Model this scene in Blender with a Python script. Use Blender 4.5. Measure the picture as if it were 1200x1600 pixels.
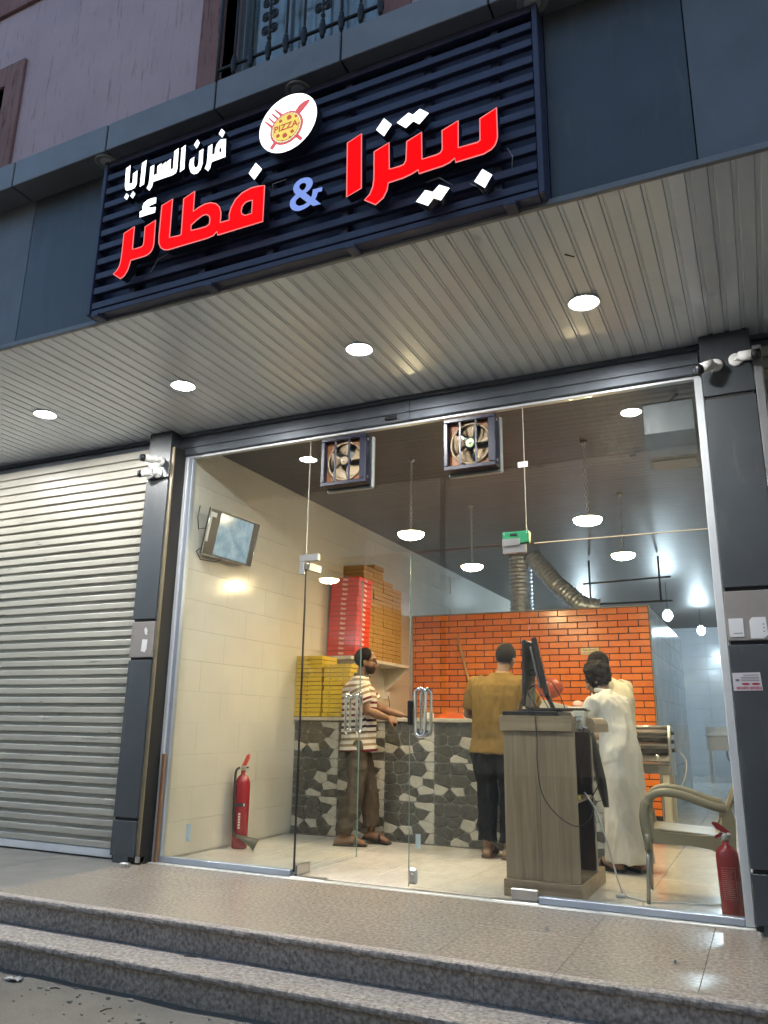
import bpy, bmesh, math, random
import numpy as np
from mathutils import Vector, Matrix, noise
random.seed(7)
PI = math.pi
for o in list(bpy.data.objects):
    bpy.data.objects.remove(o)
scene = bpy.context.scene
C = scene.collection

# ---------------------------------------------------------------- camera
pitch, yaw, roll = math.radians(15.1587), math.radians(25.4931), math.radians(0.8905)
cam_d = bpy.data.cameras.new('camera')
cam = bpy.data.objects.new('camera', cam_d); C.objects.link(cam)
fw = Vector((-math.sin(yaw)*math.cos(pitch), math.cos(yaw)*math.cos(pitch), math.sin(pitch)))
rt = Vector((math.cos(yaw), math.sin(yaw), 0)); up = rt.cross(fw)
r2 = rt*math.cos(roll) + up*math.sin(roll); u2 = -rt*math.sin(roll) + up*math.cos(roll)
m = Matrix((r2, u2, -fw)).transposed().to_4x4(); m.translation = Vector((0, -5.09, 1.03))
cam.matrix_world = m
cam_d.sensor_fit = 'VERTICAL'; cam_d.sensor_height = 24; cam_d.lens = 1224.95/1600*24
cam_d.clip_start = 0.05; cam_d.clip_end = 1000
scene.camera = cam
# ---------------------------------------------------------------- sky, sun, exposure (dusk)
world = bpy.data.worlds.new('World'); scene.world = world; world.use_nodes = True
wn = world.node_tree.nodes; wl = world.node_tree.links
sky = wn.new('ShaderNodeTexSky'); sky.sky_type = 'NISHITA'; sky.sun_disc = False
SUN_EL, SUN_AZ = math.radians(11.0), math.radians(20)      # low, behind the building
sky.sun_elevation = SUN_EL; sky.sun_rotation = SUN_AZ
sky.air_density = 1.0; sky.dust_density = 1.9; sky.ozone_density = 2.1
wn['Background'].inputs['Strength'].default_value = 0.15
wl.new(sky.outputs[0], wn['Background'].inputs[0])
sd = bpy.data.lights.new('sun', 'SUN'); sd.energy = 0.05; sd.angle = math.radians(10); sd.color = (1, .85, .7)
sun = bpy.data.objects.new('sun', sd); C.objects.link(sun)
sdir = Vector((math.sin(SUN_AZ)*math.cos(SUN_EL), math.cos(SUN_AZ)*math.cos(SUN_EL), math.sin(SUN_EL)))
sun.rotation_euler = (-sdir).to_track_quat('-Z', 'Y').to_euler(); sun.location = sdir*60
vs = scene.view_settings
vs.view_transform = 'Standard'; vs.look = 'None'; vs.gamma = 1; vs.exposure = 1.5; vs.use_curve_mapping = False
scene.render.engine = 'CYCLES'
cy = scene.cycles
cy.use_denoising = True; cy.denoiser = 'OPENIMAGEDENOISE'
cy.max_bounces = 6; cy.diffuse_bounces = 3; cy.glossy_bounces = 3; cy.transparent_max_bounces = 12
cy.transmission_bounces = 4; cy.caustics_reflective = False; cy.caustics_refractive = False
cy.use_adaptive_sampling = True; cy.adaptive_threshold = 0.05
cy.sample_clamp_indirect = 4.0; cy.blur_glossy = 0.5; cy.use_light_tree = True

# ---------------------------------------------------------------- materials
MATS = {}
class N:
    def __init__(s, name):
        s.m = bpy.data.materials.new(name); s.m.use_nodes = True
        s.t = s.m.node_tree; s.n = s.t.nodes; s.l = s.t.links
        s.b = s.n['Principled BSDF']; s.out = s.n['Material Output']
    def new(s, t, **kw):
        n = s.n.new('ShaderNode'+t)
        for k, v in kw.items(): setattr(n, k, v)
        return n
    def link(s, a, b): s.l.new(a, b)
    def coord(s, scale=(1, 1, 1), kind='Object', rot=(0, 0, 0), loc=(0, 0, 0)):
        tc = s.new('TexCoord'); mp = s.new('Mapping')
        mp.inputs['Scale'].default_value = scale; mp.inputs['Rotation'].default_value = rot; mp.inputs['Location'].default_value = loc
        if kind == 'World':
            g = s.new('NewGeometry'); s.link(g.outputs['Position'], mp.inputs[0])
        else: s.link(tc.outputs[kind], mp.inputs[0])
        return mp.outputs[0]
    def noise(s, vec, scale, detail=4, rough=.55):
        n = s.new('TexNoise'); n.inputs['Scale'].default_value = scale; n.inputs['Detail'].default_value = detail
        n.inputs['Roughness'].default_value = rough; s.link(vec, n.inputs['Vector']); return n.outputs['Fac']
    def ramp(s, fac, stops, interp='LINEAR'):
        r = s.new('ValToRGB'); e = r.color_ramp.elements; r.color_ramp.interpolation = interp
        while len(e) > 1: e.remove(e[-1])
        e[0].position = stops[0][0]; e[0].color = (*stops[0][1], 1)
        for p, c in stops[1:]:
            x = e.new(p); x.color = (*c, 1)
        s.link(fac, r.inputs[0]); return r.outputs[0]
    def mix(s, fac, a, b, mode='MIX'):
        mx = s.new('Mix', data_type='RGBA', blend_type=mode)
        if hasattr(fac, 'links'): s.link(fac, mx.inputs[0])
        else: mx.inputs[0].default_value = fac
        for v, i in ((a, 6), (b, 7)):
            if hasattr(v, 'links'): s.link(v, mx.inputs[i])
            else: mx.inputs[i].default_value = (*v, 1)
        return mx.outputs[2]
    def math(s, op, a, b=0.0):
        mt = s.new('Math', operation=op)
        for v, i in ((a, 0), (b, 1)):
            if hasattr(v, 'links'): s.link(v, mt.inputs[i])
            else: mt.inputs[i].default_value = v
        return mt.outputs[0]
    def bump(s, h, strength=.3, dist=.01):
        b = s.new('Bump'); b.inputs['Strength'].default_value = strength; b.inputs['Distance'].default_value = dist
        s.link(h, b.inputs['Height']); s.link(b.outputs[0], s.b.inputs['Normal'])
    def set(s, **kw):
        for k, v in kw.items():
            i = s.b.inputs[k.replace('_', ' ')]
            if hasattr(v, 'links'): s.link(v, i)
            else: i.default_value = v
        return s

def flat(name, col, rough=.5, metal=0.0, var=.12, scale=8, bump=0.0, spec=.5, rvar=0.0, objvar=0.0):
    """plain paint with faint mottling"""
    if name in MATS: return MATS[name]
    n = N(name); v = n.coord(kind='World')
    f = n.noise(v, scale, 5)
    c = n.ramp(f, [(.25, tuple(x*(1-var) for x in col)), (.75, tuple(min(1, x*(1+var)) for x in col))])
    if objvar:
        oi = n.new('ObjectInfo')
        k = n.math('MULTIPLY_ADD', oi.outputs['Random'], objvar); n.n[-1].inputs[2].default_value = 1-objvar/2
        hv = n.new('HueSaturation'); n.link(k, hv.inputs['Value']); n.link(c, hv.inputs['Color']); c = hv.outputs[0]
    n.set(Base_Color=c, Roughness=rough, Metallic=metal, Specular_IOR_Level=spec)
    if rvar:
        f2 = n.noise(v, scale*2.3, 4)
        n.set(Roughness=n.math('MULTIPLY_ADD', f2, rvar)); n.n[-1].inputs[2].default_value = rough-rvar/2
    if bump: n.bump(n.noise(v, scale*12, 3), bump, .004)
    MATS[name] = n.m; return n.m

def emit(name, col, strength):
    if name in MATS: return MATS[name]
    n = N(name); n.set(Base_Color=(*[q*.02 for q in col], 1), Emission_Color=(*col, 1), Emission_Strength=strength, Roughness=.5, Specular_IOR_Level=.1)
    if strength < 5: n.m.cycles.emission_sampling = 'NONE'
    MATS[name] = n.m; return n.m

def led(name, col, strength, R, ex=1.6, gain=2.6):
    # diffuser over a ring of chips: hot in the middle, dimmer at the rim
    n = N(name); tc = n.new('TexCoord'); sx = n.new('SeparateXYZ'); n.link(tc.outputs['Object'], sx.inputs[0])
    r2 = n.math('DIVIDE', n.math('ADD', n.math('MULTIPLY', sx.outputs[0], sx.outputs[0]), n.math('MULTIPLY', sx.outputs[1], sx.outputs[1])), R*R)
    k = n.math('POWER', n.math('MAXIMUM', n.math('SUBTRACT', 1.0, r2), 0.0), ex)
    st = n.math('MULTIPLY_ADD', k, strength*gain); n.n[-1].inputs[2].default_value = .9
    n.set(Base_Color=(.3, .3, .3, 1), Emission_Color=(*col, 1), Emission_Strength=st, Roughness=.5); MATS[name] = n.m
def glass_mat(name, tint=(.965, .985, .975), dust=.004):
    if name in MATS: return MATS[name]
    n = N(name); n.n.remove(n.b)
    tr = n.new('BsdfTransparent'); tr.inputs[0].default_value = (*tint, 1)
    gl = n.new('BsdfGlossy'); gl.inputs['Roughness'].default_value = 0.0; gl.inputs[0].default_value = (1, 1, 1, 1)
    lw = n.new('LayerWeight'); lw.inputs[0].default_value = .5
    p = n.math('POWER', lw.outputs['Facing'], 5.0)
    f = n.math('MULTIPLY_ADD', p, .95); n.n[-1].inputs[2].default_value = .042
    mx = n.new('MixShader'); n.link(f, mx.inputs[0]); n.link(tr.outputs[0], mx.inputs[1]); n.link(gl.outputs[0], mx.inputs[2])
    df = n.new('BsdfDiffuse'); df.inputs[0].default_value = (.75, .76, .78, 1)
    v = n.coord((1.2, 1, 2.0), 'World'); k = n.noise(v, 2.4, 8, .7)
    sm = n.noise(n.coord((5, 1, 9), 'World', (0, .6, 0)), 1.3, 9, .75)
    d = n.math('ADD', n.math('MULTIPLY', n.math('POWER', k, 3.0), dust*5), n.math('MULTIPLY', n.math('MULTIPLY', n.math('GREATER_THAN', sm, .69), n.math('SUBTRACT', sm, .66)), .35))
    m2 = n.new('MixShader'); n.link(d, m2.inputs[0]); n.link(mx.outputs[0], m2.inputs[1]); n.link(df.outputs[0], m2.inputs[2])
    n.link(m2.outputs[0], n.out.inputs[0])
    MATS[name] = n.m; return n.m

def wood(name, c1, c2, axis='Z', rough=.45, sc=1.0):
    if name in MATS: return MATS[name]
    n = N(name); s = {'Z': (26, 26, 1.3), 'X': (1.3, 26, 26), 'Y': (26, 1.3, 26)}[axis]
    v = n.coord(tuple(q*sc for q in s), 'World')
    f = n.noise(v, 1.0, 7, .65)
    n.set(Base_Color=n.ramp(f, [(.28, c1), (.5, tuple((a+b)/2 for a, b in zip(c1, c2))), (.72, c2)]), Roughness=rough)
    n.bump(f, .15, .003); MATS[name] = n.m; return n.m

def granite(name, cols, rough, bump, scale=48):
    n = N(name); v = n.coord(kind='World')
    f = n.noise(v, scale, 6, .66); g = n.noise(v, scale*.33, 3, .5); big = n.noise(v, 1.3, 4, .6)
    c = n.ramp(f, [(.30, cols[0]), (.45, cols[1]), (.57, cols[2]), (.72, cols[3])])
    c = n.mix(n.math('MULTIPLY', g, .3), c, cols[1])
    c = n.mix(n.ramp(big, [(.35, (0, 0, 0)), (.75, (.30, .30, .30))]), c, tuple(x*.62 for x in cols[1]))
    n.set(Base_Color=c, Roughness=n.ramp(n.noise(v, 7, 6, .7), [(.3, (rough*.9,)*3), (.75, (rough*1.3,)*3)]))
    n.bump(f, bump, .004); MATS[name] = n.m; return n.m

GR_C = [(.13, .112, .096), (.245, .213, .176), (.35, .31, .258), (.47, .425, .365)]
granite('granite_polished', GR_C, .21, .015)
granite('granite_rough', [(.07, .062, .057), (.22, .195, .175), (.38, .34, .30), (.56, .51, .46)], .6, .5)
def m_cement():
    n = N('cement'); v = n.coord(kind='World')
    c = n.ramp(n.noise(v, 3, 8, .7), [(.3, (.10, .10, .095)), (.7, (.2, .195, .18))])
    c = n.mix(n.math('MULTIPLY', n.noise(v, 90, 3), .5), c, (.10, .098, .09))
    n.set(Base_Color=c, Roughness=.8); n.bump(n.noise(v, 60, 5), .3, .004); MATS['cement'] = n.m
m_cement()
def m_ground():
    n = N('street_dirt'); v = n.coord(kind='World')
    big = n.noise(v, 1.1, 8, .65); f = n.noise(v, 14, 8, .7); sp = n.noise(v, 130, 3)
    c = n.ramp(big, [(.3, (.075, .072, .062)), (.5, (.13, .122, .10)), (.7, (.19, .18, .15))])
    c = n.mix(n.math('MULTIPLY', f, .6), c, (.07, .066, .058)); c = n.mix(n.math('MULTIPLY', sp, .3), c, (.26, .24, .2))
    n.set(Base_Color=c, Roughness=.9); n.bump(n.mix(.5, f, sp), .6, .015); MATS['street_dirt'] = n.m
m_ground()
def m_plaster():
    n = N('scratched_plaster'); v = n.coord((38, 38, 3.2), 'World'); f = n.noise(v, 1, 6, .75)
    w = n.coord(kind='World')
    c = n.ramp(n.noise(w, 2.0, 6), [(.3, (.47, .34, .36)), (.7, (.56, .405, .42))])
    c = n.mix(n.ramp(f, [(.34, (.7, .7, .7)), (.44, (0, 0, 0))]), c, (.27, .20, .19))
    n.set(Base_Color=c, Roughness=.9); n.bump(f, .7, .012); MATS['scratched_plaster'] = n.m
    n = N('red_plaster'); v = n.coord((38, 38, 3.2), 'World'); f = n.noise(v, 1, 6, .75); w = n.coord(kind='World')
    c = n.ramp(n.noise(w, 2.5, 6), [(.3, (.23, .115, .10)), (.7, (.31, .165, .145))])
    c = n.mix(n.ramp(f, [(.36, (1, 1, 1)), (.46, (0, 0, 0))]), c, (.12, .055, .05))
    n.set(Base_Color=c, Roughness=.9); n.bump(f, .7, .012); MATS['red_plaster'] = n.m
m_plaster()
def m_soffit():
    n = N('soffit_metal'); v = n.coord((3, .8, 1), 'World')
    c = n.ramp(n.noise(v, 1.5, 5), [(.3, (.70, .75, .82)), (.7, (.77, .82, .89))])
    oi = n.new('ObjectInfo'); c = n.mix(n.math('MULTIPLY', oi.outputs['Random'], .22), c, (.58, .62, .67))
    n.set(Base_Color=c, Roughness=.26, Metallic=.15)
    n.bump(n.noise(n.coord((1, 3.5, 1), 'World'), 1.2, 2), .25, .02); MATS['soffit_metal'] = n.m
m_soffit()
def m_shutter():
    n = N('shutter_paint'); v = n.coord((.8, 1, 6), 'World')
    c = n.ramp(n.noise(v, 2.0, 6, .6), [(.3, (.32, .31, .265)), (.7, (.40, .385, .33))])
    s = n.noise(n.coord((3, 1, 55), 'World'), 1.1, 6, .7)
    w = n.noise(n.coord((1.1, 1, 1.6), 'World'), 1.0, 3)
    k = n.math('MULTIPLY', n.math('GREATER_THAN', s, .645), n.math('GREATER_THAN', w, .47))
    c = n.mix(k, c, (.05, .05, .045))
    dr = n.noise(n.coord((14, 1, .7), 'World'), 1.0, 6, .7)
    c = n.mix(n.ramp(dr, [(.55, (0, 0, 0)), (.8, (.4, .4, .4))]), c, (.28, .26, .21))
    n.set(Base_Color=c, Roughness=.42, Metallic=.1); MATS['shutter_paint'] = n.m
m_shutter()
def m_acp(name, c0, rough=.3):
    n = N(name); v = n.coord(kind='World')
    c = n.ramp(n.noise(v, 2.2, 7, .65), [(.3, tuple(x*.85 for x in c0)), (.75, tuple(x*1.2 for x in c0))])
    d = n.noise(n.coord((7, 7, 1.2), 'World'), 1.4, 7, .7)
    c = n.mix(n.ramp(d, [(.55, (0, 0, 0)), (.85, (.22, .22, .22))]), c, (.30, .29, .27))
    n.set(Base_Color=c, Roughness=n.ramp(d, [(.3, (rough,)*3), (.8, (rough*1.8,)*3)]), Specular_IOR_Level=.5)
    n.bump(n.noise(v, 1.6, 2), .06, .02); MATS[name] = n.m
m_acp('acp_charcoal', (.05, .058, .066)); m_acp('acp_grey', (.125, .135, .15), .35); m_acp('acp_silver', (.20, .205, .215), .35)
m_acp('acp_taupe', (.22, .20, .185), .4)
flat('navy_paint', (.040, .050, .105), .45, var=.25, scale=5)
flat('navy_slat', (.043, .050, .095), .5, var=.2, scale=9)
flat('black_gap', (.008, .008, .009), .7)
flat('alu_white', (.60, .63, .66), .38, .25, .08, 4)
flat('alu_blue', (.38, .43, .50), .35, .35, .10, 4)
flat('alu_dark', (.10, .115, .135), .4, .35, .18, 6)
flat('alu_olive', (.20, .17, .11), .45, .3, .2, 6)
flat('chrome', (.78, .78, .79), .07, 1.0, .03)
flat('steel', (.55, .55, .54), .28, .9, .08, 14)
flat('black_plastic', (.014, .014, .015), .35, 0, .1, 10)
flat('white_plastic', (.72, .72, .70), .4, 0, .05)
flat('grey_plastic', (.36, .36, .35), .45, 0, .08)
flat('marble_white', (.62, .61, .58), .25, 0, .08, 5)
flat('cream_pvc', (.60, .57, .47), .4, 0, .06)
flat('black_iron', (.012, .012, .014), .5, .2, .1)
flat('cord_black', (.012, .012, .012), .5)
glass_mat('shop_glass')
led('led_street', (1.0, .99, .97), 265, .0815)
led('led_shop', (1.0, .77, .42), 96, .119, .7, 1.65)
emit('led_far', (.70, .87, 1.0), 150)
emit('sign_red', (1.0, .0, .0), .42)
emit('sign_white', (.93, .97, 1.0), .9)
emit('sign_blue', (.28, .42, 1.0), .30)
flat('sign_return', (.015, .017, .03), .4)
flat('sign_trim', (.55, .10, .10), .4)

# ---------------------------------------------------------------- mesh helpers
class MB:
    def __init__(s): s.v = []; s.f = []; s.mi = []; s.sm = []
    def add(s, vs, fs, mi=0, smooth=False):
        b = len(s.v); s.v += [tuple(v) for v in vs]
        for f in fs: s.f.append([b+i for i in f]); s.mi.append(mi); s.sm.append(smooth)
        return s
    def box(s, x0, x1, y0, y1, z0, z1, c=0.0, mi=0):
        if x0 > x1: x0, x1 = x1, x0
        if y0 > y1: y0, y1 = y1, y0
        if z0 > z1: z0, z1 = z1, z0
        c = min(c, .49*(x1-x0), .49*(y1-y0), .49*(z1-z0))
        if c <= 0:
            v = [(x, y, z) for z in (z0, z1) for y in (y0, y1) for x in (x0, x1)]
            return s.add(v, [(0, 2, 3, 1), (4, 5, 7, 6), (0, 1, 5, 4), (2, 6, 7, 3), (0, 4, 6, 2), (1, 3, 7, 5)], mi)
        X = (x0, x1); Y = (y0, y1); Z = (z0, z1); v = []; idx = {}
        for i in (0, 1):
            for j in (0, 1):
                for k in (0, 1):
                    sx, sy, sz = (c if i == 0 else -c), (c if j == 0 else -c), (c if k == 0 else -c)
                    idx[i, j, k, 0] = len(v); v.append((X[i], Y[j]+sy, Z[k]+sz))
                    idx[i, j, k, 1] = len(v); v.append((X[i]+sx, Y[j], Z[k]+sz))
                    idx[i, j, k, 2] = len(v); v.append((X[i]+sx, Y[j]+sy, Z[k]))
        fs = []
        for i in (0, 1):
            q = [idx[i, 0, 0, 0], idx[i, 1, 0, 0], idx[i, 1, 1, 0], idx[i, 0, 1, 0]]; fs.append(q if i else q[::-1])
        for j in (0, 1):
            q = [idx[0, j, 0, 1], idx[1, j, 0, 1], idx[1, j, 1, 1], idx[0, j, 1, 1]]; fs.append(q[::-1] if j else q)
        for k in (0, 1):
            q = [idx[0, 0, k, 2], idx[1, 0, k, 2], idx[1, 1, k, 2], idx[0, 1, k, 2]]; fs.append(q if k else q[::-1])
        for a in (0, 1):
            for b in (0, 1):
                q = [idx[0, a, b, 1], idx[1, a, b, 1], idx[1, a, b, 2], idx[0, a, b, 2]]; fs.append(q if (a == b) == True and a == 1 or (a != b and a == 0) else q[::-1])
                q = [idx[a, 0, b, 0], idx[a, 1, b, 0], idx[a, 1, b, 2], idx[a, 0, b, 2]]; fs.append(q)
                q = [idx[a, b, 0, 0], idx[a, b, 1, 0], idx[a, b, 1, 1], idx[a, b, 0, 1]]; fs.append(q)
        for i in (0, 1):
            for j in (0, 1):
                for k in (0, 1):
                    fs.append([idx[i, j, k, 0], idx[i, j, k, 1], idx[i, j, k, 2]])
        return s.add(v, fs, mi)
    def prism(s, poly, a0, a1, plane='XZ', mi=0, hole=None):
        """extrude a closed outline: XZ along y, XY along z, YZ along x"""
        def P(u, w, a): return {'XZ': (u, a, w), 'XY': (u, w, a), 'YZ': (a, u, w)}[plane]
        n = len(poly)
        v = [P(u, w, a0) for u, w in poly]+[P(u, w, a1) for u, w in poly]
        fs = [list(range(n))[::-1], list(range(n, 2*n))]+[(i, (i+1) % n, n+(i+1) % n, n+i) for i in range(n)]
        return s.add(v, fs, mi)
    def tube(s, pts, r, seg=8, mi=0, closed=False, cap=True, flat=None):
        pts = [Vector(p) for p in pts]; n = len(pts)
        rs = r if isinstance(r, (list, tuple)) else [r]*n
        v = []; fs = []; prev = None
        for i, p in enumerate(pts):
            if closed: t = pts[(i+1) % n]-pts[i-1]
            else: t = pts[min(i+1, n-1)]-pts[max(i-1, 0)]
            if t.length < 1e-9: t = Vector((0, 0, 1))
            t.normalize()
            if prev is None:
                a = Vector((0, 0, 1)) if abs(t.z) < .9 else Vector((1, 0, 0))
                e1 = t.cross(a).normalized()
            else: e1 = (prev-t*prev.dot(t)).normalized()
            prev = e1; e2 = t.cross(e1)
            ra, rb = (rs[i] if isinstance(rs[i], (tuple, list)) else (rs[i], rs[i]))
            for k in range(seg):
                an = 2*PI*k/seg; v.append(p+e1*ra*math.cos(an)+e2*rb*math.sin(an))
        m_ = n if closed else n-1
        for i in range(m_):
            for k in range(seg):
                a = i*seg+k; b = i*seg+(k+1) % seg; c = ((i+1) % n)*seg+(k+1) % seg; d = ((i+1) % n)*seg+k
                fs.append((a, b, c, d))
        if cap and not closed: fs += [tuple(range(seg))[::-1], tuple(range((n-1)*seg, n*seg))]
        return s.add(v, fs, mi, True)
    def lathe(s, prof, c=(0, 0, 0), seg=20, mi=0, axis='Z', smooth=True):
        v = []; fs = []; n = len(prof)
        for r, h in prof:
            for k in range(seg):
                a = 2*PI*k/seg; u, w = r*math.cos(a), r*math.sin(a)
                q = {'Z': (u, w, h), 'Y': (u, h, -w), 'X': (h, u, w)}[axis]
                v.append((q[0]+c[0], q[1]+c[1], q[2]+c[2]))
        for i in range(n-1):
            for k in range(seg):
                fs.append((i*seg+k, i*seg+(k+1) % seg, (i+1)*seg+(k+1) % seg, (i+1)*seg+k))
        fs += [tuple(range(seg))[::-1], tuple(range((n-1)*seg, n*seg))]
        return s.add(v, fs, mi, smooth)
    def ell(s, c, r, seg=12, rings=8, mi=0, rot=None):
        v = []; fs = []
        for i in range(rings+1):
            th = PI*i/rings
            for k in range(seg):
                a = 2*PI*k/seg
                p = Vector((r[0]*math.sin(th)*math.cos(a), r[1]*math.sin(th)*math.sin(a), r[2]*math.cos(th)))
                if rot: p = rot @ p
                v.append(p+Vector(c))
        for i in range(rings):
            for k in range(seg):
                fs.append((i*seg+k, (i+1)*seg+k, (i+1)*seg+(k+1) % seg, i*seg+(k+1) % seg))
        return s.add(v, fs, mi, True)
    def mesh(s, name, mats):
        me = bpy.data.meshes.new(name); me.from_pydata(s.v, [], s.f)
        for q in (mats if isinstance(mats, (list, tuple)) else [mats]):
            me.materials.append(MATS[q] if isinstance(q, str) else q)
        me.polygons.foreach_set('material_index', s.mi); me.polygons.foreach_set('use_smooth', s.sm)
        bm = bmesh.new(); bm.from_mesh(me); bmesh.ops.remove_doubles(bm, verts=bm.verts, dist=1e-6)
        bmesh.ops.dissolve_degenerate(bm, edges=bm.edges, dist=1e-7)
        bmesh.ops.recalc_face_normals(bm, faces=bm.faces); bm.to_mesh(me); bm.free()
        me.update(); return me

def link(name, me, parent=None, loc=None, rot=None):
    o = bpy.data.objects.new(name, me); C.objects.link(o)
    if parent is not None: o.parent = parent
    if loc is not None: o.location = loc
    if rot is not None: o.rotation_euler = rot
    return o
def obj(name, mb, mats, parent=None, loc=None, rot=None): return link(name, mb.mesh(name, mats), parent, loc, rot)
def tag(o, label, cat, group=None, kind=None):
    o['label'] = label; o['category'] = cat
    if group: o['group'] = group
    if kind: o['kind'] = kind
    return o
def thing(name, label, cat, loc=(0, 0, 0), rz=0.0, group=None):
    o = bpy.data.objects.new(name, None); C.objects.link(o); o.location = loc; o.rotation_euler = (0, 0, rz)
    o.empty_display_size = .1
    return tag(o, label, cat, group)
def struct(name, mb=None, mats=None):
    if mb is None: o = bpy.data.objects.new(name, None); C.objects.link(o)
    else: o = obj(name, mb, mats)
    o['kind'] = 'structure'; return o
def dup(root, loc=None, rz=None, label=None):
    def cp(o, par):
        c = o.copy(); C.objects.link(c); c.parent = par
        for ch in [q for q in bpy.data.objects if q.parent == o]: cp(ch, c)
        return c
    kids = {}
    r = cp(root, None)
    if loc is not None: r.location = loc
    if rz is not None: r.rotation_euler[2] = rz
    if label: r['label'] = label
    return r
def text_mesh(name, body, size, mat, ext=.0006, shear=0.0, align='CENTER', spacing=1.0, bold=0.0):
    cu = bpy.data.curves.new(name, 'FONT'); cu.body = body; cu.size = size; cu.extrude = ext; cu.shear = shear
    cu.align_x = align; cu.align_y = 'CENTER'; cu.space_character = spacing; cu.offset = bold; cu.resolution_u = 3
    o = bpy.data.objects.new(name, cu); C.objects.link(o)
    dg = bpy.context.evaluated_depsgraph_get(); me = bpy.data.meshes.new_from_object(o.evaluated_get(dg))
    bpy.data.objects.remove(o); bpy.data.curves.remove(cu)
    me.materials.clear(); me.materials.append(MATS[mat]); me.name = name; return me
def arc(cx, cz, r, a0, a1, n): return [(cx+r*math.cos(a0+(a1-a0)*i/n), cz+r*math.sin(a0+(a1-a0)*i/n)) for i in range(n+1)]
# ================================================================ STREET, STEPS, PORCH
g = MB(); n_ = 60
xs = list(np.linspace(-9, 5, 71)); ys = list(np.linspace(-9, -1.55, 38))
for y in ys:
    for x in xs: g.v.append((x, y, -.30+.012*noise.noise(Vector((x*1.7, y*1.7, 0)))+.006*noise.noise(Vector((x*6, y*6, 3)))))
for j in range(len(ys)-1):
    for i in range(len(xs)-1):
        a = j*len(xs)+i; g.f.append([a, a+1, a+len(xs)+1, a+len(xs)]); g.mi.append(0); g.sm.append(True)
ground = struct('ground', g, 'street_dirt')
far = MB(); far.box(-300, 300, -300, -9.0, -.9, -.31); far.box(-300, -9, -9, -1.6, -.9, -.31); far.box(5, 300, -9, -1.6, -.9, -.31)
obj('outer_street', far, 'street_dirt', ground)
# litter
rnd = random.Random(3)
pebs = MB()
for i in range(260):
    s_ = rnd.choice((.004, .006, .006, .009, .014)); x = rnd.uniform(-5, -.3); y = rnd.uniform(-2.6, -1.64)
    pebs.ell((x, y, -.296+.012*noise.noise(Vector((x*1.7, y*1.7, 0)))), (s_*rnd.uniform(.7, 1.4), s_, s_*.6), 6, 4)
flat('pebble_grey', (.20, .19, .165), .9, objvar=.3)
pb = obj('pebbles', pebs, 'pebble_grey'); pb['kind'] = 'stuff'; pb['label'] = 'small stones and grit scattered over the dusty street'; pb['category'] = 'gravel'
flat('bag_green', (.02, .16, .07), .4); flat('paper_scrap', (.32, .32, .30), .7); flat('twig', (.03, .025, .02), .8)
def scrap(name, x, y, z, w, d, rz, mat, label, cat):
    mb = MB(); nn = 5; v = []; r_ = random.Random(int(x*1000)+int(y*77))
    for j in range(nn):
        for i in range(nn): v.append(((i/4-.5)*w+r_.uniform(-.1, .1)*w, (j/4-.5)*d+r_.uniform(-.12, .12)*d, r_.uniform(.001, .018)))
    mb.add(v, [(j*nn+i, j*nn+i+1, (j+1)*nn+i+1, (j+1)*nn+i) for j in range(4) for i in range(4)])
    o = obj(name, mb, mat, None, (x, y, z), (0, 0, rz)); tag(o, label, cat)
    md = o.modifiers.new('thick', 'SOLIDIFY'); md.thickness = .002; return o
scrap('plastic_scrap', -3.86, -1.83, -.29, .10, .025, .3, 'bag_green', 'strip of green plastic lying on the street by the bottom step', 'litter')
scrap('paper_scrap', -3.93, -1.70, -.29, .035, .022, .5, 'paper_scrap', 'small white paper scrap on the street near the green plastic strip', 'litter')
scrap('plastic_wrapper', -3.70, -1.74, -.294, .09, .05, .1, 'paper_scrap', 'crumpled clear white wrapper on the street beside the bottom step', 'litter')
for i, (x, y, z, l_, a, lb) in enumerate(((-3.4, -1.75, -.288, .05, .4, 'short dark twig on the street nearest the green plastic strip'), (-2.95, -1.86, -.288, .06, 1.3, 'short dark twig standing out on the street below the middle of the steps'), (-2.55, -1.93, -.288, .06, .1, 'dark twig on the street towards the right of the photo'), (-2.82, -1.42, -.146, .07, .2, 'dark stick lying on the lower step'))):
    mb = MB(); mb.tube([(-l_/2, 0, 0), (0, .004, .003), (l_/2, 0, 0)], [.003, .0035, .002], 6)
    tag(obj('twig', mb, 'twig', None, (x, y, z), (0, 0, a)), lb, 'twig')

steps = struct('porch_steps')
core = MB(); core.box(-9, .22, -1.30, -.02, -.6, -.032); core.box(-9, .22, -1.55, -1.30, -.6, -.182)
obj('step_core', core, 'cement', steps)
def nosing(y, z, t, x0, x1, w):
    """slab edge with a rounded, chipped front"""
    prof = [(y+w, z), (y+.012, z), (y+.004, z-.004), (y, z-.012), (y, z-t+.008), (y+.006, z-t), (y+w, z-t)]
    return prof
def slab(name, x0, x1, y0, y1, z0, z1, mat, c=.0015): obj(name, MB().box(x0+.0008, x1-.0008, y0+.0008, y1-.0008, z0, z1, c), mat, steps)
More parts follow.
